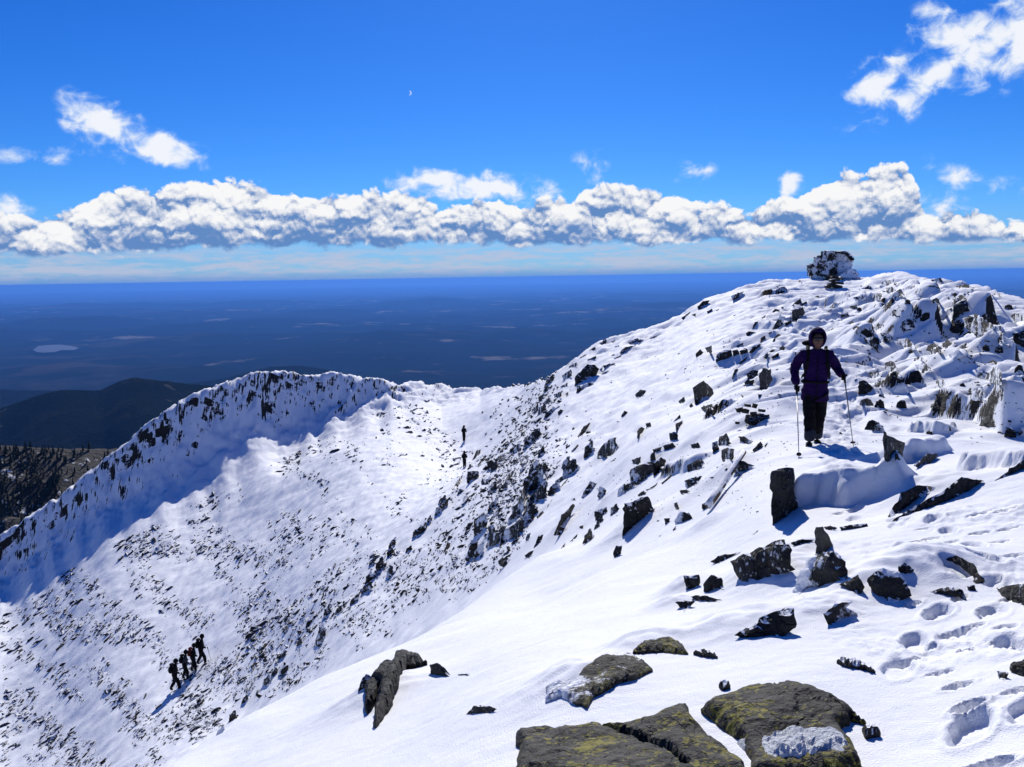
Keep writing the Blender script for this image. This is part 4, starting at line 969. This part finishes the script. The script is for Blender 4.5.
parent_off = -hb
M_WALL = rock_mat('shelter_stone', .5, rime=.40)
stones_mesh('wall', [(215,350),(232,505),(300,510),(420,480),(520,450),(520,400),(500,330),(500,200),(490,185),(400,180),(350,240),(300,255),(280,320)], 24, 0, 2.4, M_WALL, hut, 4)
stones_mesh('side_wall', [(470,200),(600,190),(650,205),(700,260),(680,300),(670,380),(660,470),(470,470)], 30, .5, 2.2, rock_mat('iced_masonry', .8, rime=.86), hut, 5)
def rel_solid(name, P, d, depth, mat, parent, seed):
    V_, t_, rim_ = fill(P, 14); fr, bk = [], []
    for (x, y) in V_:
        e = edist(x, y, P) / 60
        fr.append(hut_pt(x, y, d - .25 * (1 - math.exp(-e * 2)))); bk.append(hut_pt(x, y, d + depth))
    o = solid(name, fr, bk, t_, rim_, mat, seed=seed, size=1.0, rough=.8, rings=3, parent=parent)
    if 'category' in o: del o['category']
    o.location -= hb
    return o
rel_solid('snow_crust', [(480,415),(500,330),(560,300),(680,295),(690,330),(672,385),(600,420),(540,430)], .2, .6, M_RIME, hut, 1.3)
rel_solid('snow_cap', [(390,186),(400,172),(480,180),(560,190),(600,178),(640,186),(735,280),(700,290),(620,215),(560,205),(480,198)], -.1, 2.4, M_SNOW, hut, 2.1)
V_, t_, rim_ = fill([(560,455),(610,430),(680,378),(752,402),(775,440),(800,492),(690,490),(600,485)], 14)
solid('boulder', [hut_pt(x, y, -1.2) for x, y in V_], [hut_pt(x, y, .9) for x, y in V_], t_, rim_, M_RIME, 'rimed boulder leaning at the right foot of the summit shelter', 'boulder', seed=3.3, size=1.0)
def cairn(name, stones, d, label, mat):
    bm = bmesh.new(); q = random.Random(9); c0 = None
    for (x, y, w, h, t) in stones:
        c = P3(x, y, d); m_ = w / F * d; n_ = h / F * d
        if c0 is None: c0 = c.copy()
        vs = [bm.verts.new(c - c0 + Matrix.Rotation(t, 3, 'Y') @ Vector((a * m_ * .5 * q.uniform(.75, 1), b * m_ * .42 * q.uniform(.7, 1), g * n_ * .5 * q.uniform(.7, 1)))) for a in (-1, -.4, .4, 1) for b in (-1, 1) for g in (-1, 1)]
        bmesh.ops.convex_hull(bm, input=vs)
    for v in [v for v in bm.verts if not v.link_faces]: bm.verts.remove(v)
    me = bpy.data.meshes.new(name); bm.to_mesh(me); bm.free(); me.materials.append(mat)
    o = link(bpy.data.objects.new(name, me)); o.location = c0
    return tag(o, label, 'cairn')
def ch(x, y, w, h, t): return (790 + x / 11.378, 235 + y / 11.378, w / 11.378, h / 11.378, t)
dc = hit(834, 288, rmin=30)[1]
cairn('cairn', [ch(510,580,150,42,.25), ch(430,592,60,30,.1), ch(570,548,70,26,.1), ch(530,545,110,30,.1), ch(500,515,110,28,-.1), ch(575,500,60,22,.1), ch(510,480,70,34,.2), ch(480,462,80,14,.1)], dc, 'small dark stacked cairn just below the summit shelter', M_ROCK)
def cd(x, y, w, h, t): return (560 + x / 4.2625, 380 + y / 4.2625, w / 4.2625, h / 4.2625, t)
dc = hit(752, 425)[1]
cairn('cairn', [cd(825,180,60,22,.1), cd(805,165,30,40,.2), cd(850,165,60,18,-.1), cd(845,150,44,20,.1), cd(790,132,30,22,.2), cd(765,125,32,22,-.2), cd(860,130,30,14,.1), cd(825,150,26,34,0), cd(800,108,28,14,.2), cd(830,110,20,22,.3), cd(875,152,30,12,-.1), cd(756,182,18,12,0)], dc, 'dark tumbled cairn of flat stones left of the hiker', M_ROCK)
# frosted post lying against the rocks
def tube(bm, a, b, r0, r1, n=10):
    a, b = Vector(a), Vector(b); d = (b - a).normalized(); u = d.orthogonal().normalized(); w = d.cross(u)
    ra = [bm.verts.new(a + (u * math.cos(2 * math.pi * k / n) + w * math.sin(2 * math.pi * k / n)) * r0) for k in range(n)]
    rb = [bm.verts.new(b + (u * math.cos(2 * math.pi * k / n) + w * math.sin(2 * math.pi * k / n)) * r1) for k in range(n)]
    for k in range(n): bm.faces.new((ra[k], ra[(k + 1) % n], rb[(k + 1) % n], rb[k]))
    bm.faces.new(ra[::-1]); bm.faces.new(rb)
def mesh_obj(name, bm, mat, parent=None, smooth=True):
    bmesh.ops.recalc_face_normals(bm, faces=bm.faces)
    me = bpy.data.meshes.new(name); bm.to_mesh(me); bm.free(); me.materials.append(mat)
    if smooth: me.polygons.foreach_set('use_smooth', [True] * len(me.polygons))
    return link(bpy.data.objects.new(name, me), parent)
M_WOODR = rock_mat('rimed_wood', .6, dark=(.05, .035, .02), lite=(.16, .12, .08), rime=.38, crk=0)
r1 = hit(707, 513)[1]; r2 = hit(741, 462)[1]
pa = P3(708, 508, r1); pb = P3(744, 455, r2); bm = bmesh.new()
n_ = 7; tube(bm, pa + Vector((0, 0, .03)), pb + Vector((0, 0, .05)), .050, .036, 10)
bmesh.ops.subdivide_edges(bm, edges=bm.edges, cuts=5, use_grid_fill=True)
for v in bm.verts: v.co += mnoise.noise_vector(v.co * 9) * .016
o = mesh_obj('post', bm, M_WOODR); tag(o, 'rime crusted wooden post lying slanted across the rocks left of the hiker', 'post')
# scattered pines on the spur
q = random.Random(8); bm = bmesh.new()
mpine = flat_mat('pine_needles', (.012, .018, .010), .9, .1)
deps = bpy.context.evaluated_depsgraph_get()
spur = bpy.data.objects['rocky_spur']; bpy.context.view_layer.update()
n_ok = 0
for _ in range(900):
    x = q.uniform(-30, 150); y = q.uniform(448, 540)
    if q.random() > .25 + .75 * (x < 60) * (y < 520): continue
    d = P3(x, y, 1.0).normalized(); okk, loc, nn_, _i = spur.ray_cast(Vector((0, 0, 0)), d)
    if not okk: continue
    h = q.uniform(2.5, 7.5); w = h * q.uniform(.16, .24); n_ok += 1
    for k in range(3):
        z0 = h * (.12 + .27 * k); rw = w * (1 - .28 * k); z1 = z0 + h * .42
        ring = [bm.verts.new(loc + Vector((rw * math.cos(a * 1.0472 + k) * q.uniform(.7, 1.2), rw * math.sin(a * 1.0472 + k) * q.uniform(.7, 1.2), z0))) for a in range(6)]
        tp_ = bm.verts.new(loc + Vector((0, 0, min(z1, h))))
        for a in range(6): bm.faces.new((ring[a], ring[(a + 1) % 6], tp_))
o = mesh_obj('pine_wood', bm, mpine, smooth=False); tag(o, 'open dark pine wood on the scree spur', kind='stuff')

# ------------------------------------------------------------------ people
def skin(name, J, E, mat, parent, root=0, sub=2, smooth=True):
    """J: list of (x,y,z,rx,ry)"""
    me = bpy.data.meshes.new(name + '_sk'); me.from_pydata([j[:3] for j in J], E, []); 
    o = bpy.data.objects.new(name + '_sk', me); COL.objects.link(o)
    mo = o.modifiers.new('s', 'SKIN'); mo.use_smooth_shade = True
    lay = me.skin_vertices[0].data
    for i, j in enumerate(J): lay[i].radius = (j[3], j[4] if len(j) > 4 else j[3]); lay[i].use_root = (i == root)
    ms_ = o.modifiers.new('u', 'SUBSURF'); ms_.levels = sub; ms_.render_levels = sub
    dg = bpy.context.evaluated_depsgraph_get(); dg.update()
    nm = bpy.data.meshes.new_from_object(o.evaluated_get(dg)); nm.name = name
    bpy.data.objects.remove(o); bpy.data.meshes.remove(me)
    nm.materials.clear(); nm.materials.append(mat)
    if mat in (globals().get('M_PURP'), globals().get('M_BLACK')) and len(nm.vertices) > 300:
        for v in nm.vertices:            # folds in the cloth
            v.co += v.normal * (.016 * mnoise.noise(Vector((v.co.x * 6, v.co.y * 6, v.co.z * 15))) + .007 * mnoise.noise(v.co * 26))
    nm.polygons.foreach_set('use_smooth', [True] * len(nm.polygons))
    return link(bpy.data.objects.new(name, nm), parent)
def ell(name, c, rad, mat, parent, cut=None, seg=20, thick=0):
    bm = bmesh.new(); bmesh.ops.create_uvsphere(bm, u_segments=seg, v_segments=seg // 2 + 2, radius=1)
    if cut: bmesh.ops.delete(bm, geom=[v for v in bm.verts if cut(v.co)], context='VERTS')
    for v in bm.verts: v.co = Vector((v.co.x * rad[0] + c[0], v.co.y * rad[1] + c[1], v.co.z * rad[2] + c[2]))
    if thick: bmesh.ops.solidify(bm, geom=bm.faces, thickness=thick)
    return mesh_obj(name, bm, mat, parent)
def cloth(name, col, wr=18):
    m_, n2, b2 = new_mat(name); tc_ = n2.add('ShaderNodeTexCoord').outputs['Object']
    n_ = n2.noise(tc_, wr, 4, .6); n2.l.new(n2.mix(n_, [c * .75 for c in col], [c * 1.25 for c in col]), b2.inputs['Base Color'])
    b2.inputs['Roughness'].default_value = .75; b2.inputs['Specular IOR Level'].default_value = .07; bump(n2, b2, n_, .03); return m_
M_PURP = cloth('purple_shell', (.018, .005, .050)); M_BLACK = cloth('black_cloth', (.006, .006, .008)); M_GREY = cloth('grey_gaiter', (.035, .04, .055), 25)
M_SKIN = flat_mat('skin', (.13, .065, .045), .55, .3, 40); M_GLASS = flat_mat('goggle_lens', (.015, .012, .01), .15, .6)
M_METAL = flat_mat('pole_metal', (.18, .16, .15), .35, .5); M_BOOT = cloth('boot_leather', (.03, .025, .02)); M_RED = cloth('red_cloth', (.11, .014, .012)); M_HAIR = cloth('hair', (.03, .018, .01), 60)
AZP, RPp = hit(812.5, 444.5, rmin=10, rmax=25)
hx, hy = RPp * math.sin(AZP), RPp * math.cos(AZP); hz0 = gz(hx, hy)
HK = link(bpy.data.objects.new('person', None)); HK.location = (hx, hy, hz0 - .05); HK.rotation_euler = (R(-2.5), R(1.5), -AZP + R(7))
sc_h = (113 / F * math.hypot(RPp, hz0)) / 1.72; HK.scale = (sc_h,) * 3
tag(HK, 'hooded hiker in purple jacket and black trousers walking down with two poles', 'person')
# body under the clothes (faces -y, toward the camera)
Bj = [(0,0,.92,.12,.10),(0,0,1.12,.12,.10),(0,.01,1.32,.14,.10),(0,.0,1.43,.05,.05),(0,-.01,1.52,.075,.085),(0,-.01,1.60,.08,.09),
 (-.17,.01,1.35,.045),(-.292,.05,1.10,.03),(-.270,-.11,.93,.025),(-.27,-.15,.88,.025),(.17,.01,1.35,.045),(.298,.03,1.13,.03),(.335,-.14,1.075,.025),(.35,-.17,1.06,.025),
 (-.075,0,.88,.085),(-.07,-.10,.50,.055),(-.055,-.13,.10,.04),(.075,0,.88,.085),(.085,.03,.50,.055),(.075,.16,.14,.04)]
Be = [(0,1),(1,2),(2,3),(3,4),(4,5),(2,6),(6,7),(7,8),(8,9),(2,10),(10,11),(11,12),(12,13),(0,14),(14,15),(15,16),(0,17),(17,18),(18,19)]
skin('body', Bj, Be, M_SKIN, HK)
Jj = [(0,.0,.80,.205,.145),(0,0,.95,.185,.14),(0,.0,1.12,.175,.135),(0,.01,1.28,.19,.135),(0,.01,1.385,.12,.10),(0,0,1.44,.075,.075),
 (-.19,.01,1.345,.085,.085),(-.265,.06,1.20,.078,.078),(-.295,.05,1.10,.072,.072),(-.285,-.07,.98,.058,.058),(-.27,-.125,.90,.045,.045),
 (.19,.01,1.345,.085,.085),(.255,.04,1.22,.078,.078),(.300,.03,1.13,.07,.07),(.325,-.11,1.09,.058,.058),(.345,-.14,1.07,.045,.045),(0,0,.70,.21,.15),(0,0,.665,.19,.13)]
Je = [(17,16),(16,0),(0,1),(1,2),(2,3),(3,4),(4,5),(3,6),(6,7),(7,8),(8,9),(9,10),(3,11),(11,12),(12,13),(13,14),(14,15)]
jk = skin('jacket', Jj, Je, M_PURP, HK, root=2, sub=3)
bm = bmesh.new(); tube(bm, (0, -.148, .70), (0, -.138, 1.36), .006, .006, 6); mesh_obj('zip', bm, M_BLACK, jk)
Tj = [(0,.0,.86,.15,.12),(-.080,-.02,.74,.112,.105),(-.078,-.10,.50,.088,.088),(-.065,-.12,.30,.082,.082),(-.06,-.13,.20,.076,.076),(.085,0,.74,.112,.105),(.085,.02,.50,.088,.088),(.080,.10,.30,.082,.082),(.075,.15,.20,.076,.076)]
Te = [(0,1),(1,2),(2,3),(3,4),(0,5),(5,6),(6,7),(7,8)]
skin('trousers', Tj, Te, M_BLACK, HK, sub=3)
for s_, ox, oy in ((-1, -.060, -.13), (1, .078, .16)):
    skin('gaiter', [(ox, oy, .32, .082, .082), (ox, oy, .20, .09, .09), (ox, oy, .10, .078, .085)], [(0, 1), (1, 2)], M_GREY, HK, sub=2)
    bt_ = skin('boot', [(ox, oy + .05, .07, .05, .05), (ox + .01 * s_, oy - .05, .055, .052, .048), (ox + .025 * s_, oy - .16, .045, .046, .036)], [(0, 1), (1, 2)], M_BOOT, HK, sub=2)
    bm = bmesh.new(); tube(bm, (ox, oy + .07, .012), (ox + .03 * s_, oy - .20, .012), .048, .042, 12)
    for v in bm.verts: v.co.z = .012 + (v.co.z - .012) * .35
    mesh_obj('sole', bm, M_BLACK, bt_)
# head: face shows between hood and collar
fc = ell('face', (0, -.035, 1.545), (.078, .085, .108), M_SKIN, HK, seg=24)
bm = bmesh.new(); vs = [bm.verts.new(p) for p in ((-.014,-.112,1.515),(.014,-.112,1.515),(0,-.148,1.522),(0,-.116,1.565))]; bmesh.ops.convex_hull(bm, input=vs); mesh_obj('nose', bm, M_SKIN, fc)
bm = bmesh.new(); tube(bm, (-.024, -.113, 1.487), (.024, -.113, 1.487), .005, .005, 6); mesh_obj('mouth', bm, flat_mat('lips', (.25, .08, .07), .5), fc)
ell('hood', (0, .0, 1.585), (.125, .135, .155), M_PURP, HK, cut=lambda c: c.y < -.70 and c.z < .55 or c.z < -.93, seg=28, thick=.012)
gg = ell('goggles', (0, -.045, 1.572), (.086, .092, .034), M_GLASS, HK, cut=lambda c: c.y > .25, seg=24)
ell('strap', (0, -.02, 1.572), (.090, .10, .014), M_BLACK, gg, seg=20)
# gloves gripping the poles
def glove(c, fwd, s_):
    """palm with four curled fingers and a thumb closing round an upright pole at c"""
    x, y, z = c; J = [(x, y + .055, z + .0, .034, .03), (x, y + .015, z - .005, .04, .034)]; E = [(0, 1)]
    g = skin('glove', J, E, M_BLACK, HK, sub=2)
    for k in range(4):
        zz = z + .03 - .021 * k; L = (.9, 1, .95, .8)[k]
        skin('finger', [(x - s_ * .028, y + .0, zz, .012), (x - s_ * .034, y - .035 * L, zz - .002, .0115), (x - s_ * .008, y - .052 * L, zz - .004, .011), (x + s_ * .018, y - .035 * L, zz - .005, .010)], [(0, 1), (1, 2), (2, 3)], M_BLACK, g, sub=1)
    skin('thumb', [(x + s_ * .026, y + .015, z + .02, .014), (x + s_ * .034, y - .015, z + .032, .013), (x + s_ * .012, y - .04, z + .036, .011)], [(0, 1), (1, 2)], M_BLACK, g, sub=1)
    return g
glove((-.272, -.165, .865), 0, -1); glove((.358, -.18, 1.05), 0, 1)
MH = Matrix.Translation(HK.location) @ HK.rotation_euler.to_matrix().to_4x4() @ Matrix.Scale(sc_h, 4)
def pole(top, bot, label, MM, k=1.0, grp=None):
    T, B = MM @ Vector(top), MM @ Vector(bot)
    e = link(bpy.data.objects.new('trekking_pole', None)); e.location = B; tag(e, label, 'trekking pole', grp)
    a = T - B; d = a.normalized()
    bm = bmesh.new(); tube(bm, (0, 0, 0), a * .93, .0045 * k, .009 * k, 10); mesh_obj('shaft', bm, M_METAL, e)
    bm = bmesh.new(); tube(bm, a * .90, a * 1.03, .014 * k, .018 * k, 10); mesh_obj('grip', bm, M_BLACK, e)
    bm = bmesh.new(); tube(bm, d * .06, d * .07, .032 * k, .032 * k, 14); mesh_obj('basket', bm, M_BLACK, e)
    return e
def gp(px, py):
    az, r = hit(px, py, rmin=9.5, rmax=30); v = Vector((r * math.sin(az), r * math.cos(az), 0)); v.z = gz(v.x, v.y); return v
MHi = MH.inverted()
pole((-.272, -.165, .88), MHi @ gp(799, 458), 'thin metal trekking pole held in the hiker hand on the left of the picture', MH)
pole((.358, -.18, 1.06), MHi @ gp(853.5, 447), 'slanting metal trekking pole held out on the right of the picture', MH)
BP = link(bpy.data.objects.new('backpack', None)); BP.matrix_world = MH; tag(BP, 'black backpack worn by the hiker in purple', 'backpack')
skin('pack', [(0, .22, .95, .13, .10), (0, .24, 1.15, .15, .11), (0, .23, 1.38, .14, .10)], [(0, 1), (1, 2)], M_BLACK, BP)
ell('lid', (-.05, .20, 1.50), (.14, .09, .05), M_BLACK, BP)
for s_ in (-1, 1):
    J = [(s_ * .12, .14, 1.42, .02, .012), (s_ * .125, .02, 1.465, .024, .012), (s_ * .125, -.10, 1.40, .024, .012), (s_ * .135, -.145, 1.25, .024, .012), (s_ * .165, -.10, 1.08, .02, .012), (s_ * .19, .05, 1.0, .016, .012)]
    skin('shoulder_strap', J, [(i, i + 1) for i in range(5)], M_BLACK, BP, sub=1)
J = [(math.sin(a) * .183, -math.cos(a) * .140, .96, .014, .020) for a in [i * 2 * math.pi / 16 for i in range(16)]]
skin('hip_belt', J, [(i, (i + 1) % 16) for i in range(16)], M_BLACK, BP, sub=1)

def far_person(px, py, hpx, heading, label, pack_mat, jacket_mat, step, lean=.08, poles=1, plabel=None, pklabel=None, rlim=(30, 134)):
    az, r = hit(px, py, rmin=rlim[0], rmax=rlim[1]); X, Y = r * math.sin(az), r * math.cos(az); Z = gz(X, Y)
    k = hpx / F * math.sqrt(r * r + Z * Z) / 1.75 / math.cos(math.atan2(-Z, r)); 
    print('PERSON', px, py, 'r', round(r, 1), 'height', round(k * 1.75, 2)); k = min(max(k, .85), 1.2)
    e = link(bpy.data.objects.new('person', None)); e.location = (X, Y, Z - .05); e.rotation_euler = (0, 0, heading); e.scale = (k,) * 3
    tag(e, label, 'person')
    l = lean
    J = [(0,0,.95,.15,.13),(0,-.3*l,1.15,.14,.12),(0,-.8*l,1.36,.14,.11),(0,-1.2*l,1.47,.05,.05),(0,-1.4*l,1.57,.075,.085),(0,-1.4*l,1.67,.085,.095),
      (-.18,-.8*l,1.38,.06),(-.24,-.10,1.15,.05),(-.22,-.32,1.05,.045),(.18,-.8*l,1.38,.06),(.24,.02,1.13,.05),(.24,-.2,1.0,.045),
      (-.09,0,.88,.13),(-.09,-step*.5-.05,.50,.10),(-.09,-step*.8,.12,.08),(-.09,-step*.8-.14,.06,.05),(.09,0,.88,.13),(.09,step*.3-.06,.50,.10),(.09,step*.8,.14,.08),(.09,step*.8-.13,.06,.05)]
    E = [(0,1),(1,2),(2,3),(3,4),(4,5),(2,6),(6,7),(7,8),(2,9),(9,10),(10,11),(0,12),(12,13),(13,14),(14,15),(0,16),(16,17),(17,18),(18,19)]
    skin('body', J, E, M_BLACK, e, sub=1)
    J = [(0,0,.80,.21,.17),(0,-.3*l,1.12,.19,.16),(0,-.8*l,1.34,.20,.16),(0,-1.1*l,1.44,.09,.09),(-.2,-.8*l,1.36,.08),(-.25,-.10,1.15,.07),(-.22,-.30,1.06,.055),(.2,-.8*l,1.36,.08),(.25,.02,1.13,.07),(.24,-.18,1.02,.055)]
    skin('jacket', J, [(0,1),(1,2),(2,3),(2,4),(4,5),(5,6),(2,7),(7,8),(8,9)], jacket_mat, e, root=1, sub=1)
    ell('hat', (0, -1.4*l, 1.66), (.12, .13, .14), M_BLACK, e, seg=12)
    M_ = Matrix.Translation(e.location) @ e.rotation_euler.to_matrix().to_4x4() @ Matrix.Scale(k, 4)
    if pklabel:
        b_ = link(bpy.data.objects.new('backpack', None)); b_.matrix_world = M_; tag(b_, pklabel, 'backpack')
        skin('pack', [(0,.17,1.0,.16,.13),(0,.19-.4*l,1.2,.19,.16),(0,.17-.8*l,1.44,.17,.14)], [(0,1),(1,2)], pack_mat, b_, sub=1)
        ell('lid', (0, .16 - .8*l, 1.49), (.16, .13, .07), pack_mat, b_, seg=12)
    if plabel: pole((-.24, -.38, 1.08), (-.32, -.62, -.02), plabel, M_, k=1.6)
    return e
hd = R(105)     # walking up to the right, away from the camera
far_person(175.3, 690.5, 27, hd, 'last hiker at the lower left end of the group of four', M_BLACK, M_BLACK, .30, pklabel='bulky dark backpack of the lowest hiker in the group of four', plabel='thin pole of the lowest hiker in the group of four')
far_person(185.3, 679, 25, hd, 'second hiker from the left in the group of four', M_BLACK, M_GREY, .18, pklabel='dark backpack of the second hiker from the left', plabel='thin pole of the second hiker from the left')
far_person(193.5, 671.5, 24.5, hd, 'hiker with a red touch at the shoulders, third from the left in the group', M_RED, M_BLACK, .16, pklabel='dark red backpack of the third hiker in the group of four')
far_person(201.5, 664.5, 26.5, hd, 'leading hiker at the upper right end of the group of four', M_BLACK, M_BLACK, .28, pklabel='dark backpack of the leading hiker in the group of four', plabel='thin pole of the leading hiker in the group of four')
far_person(464, 441, 16, R(20), 'distant hiker farther up the track near the saddle', M_BLACK, M_BLACK, .12, pklabel='small pack on the farther of the two distant hikers')
far_person(464.5, 467, 16, R(10), 'distant hiker lower on the track beside the dark rocks', M_BLACK, M_BLACK, .10, pklabel='small pack on the nearer of the two distant hikers')
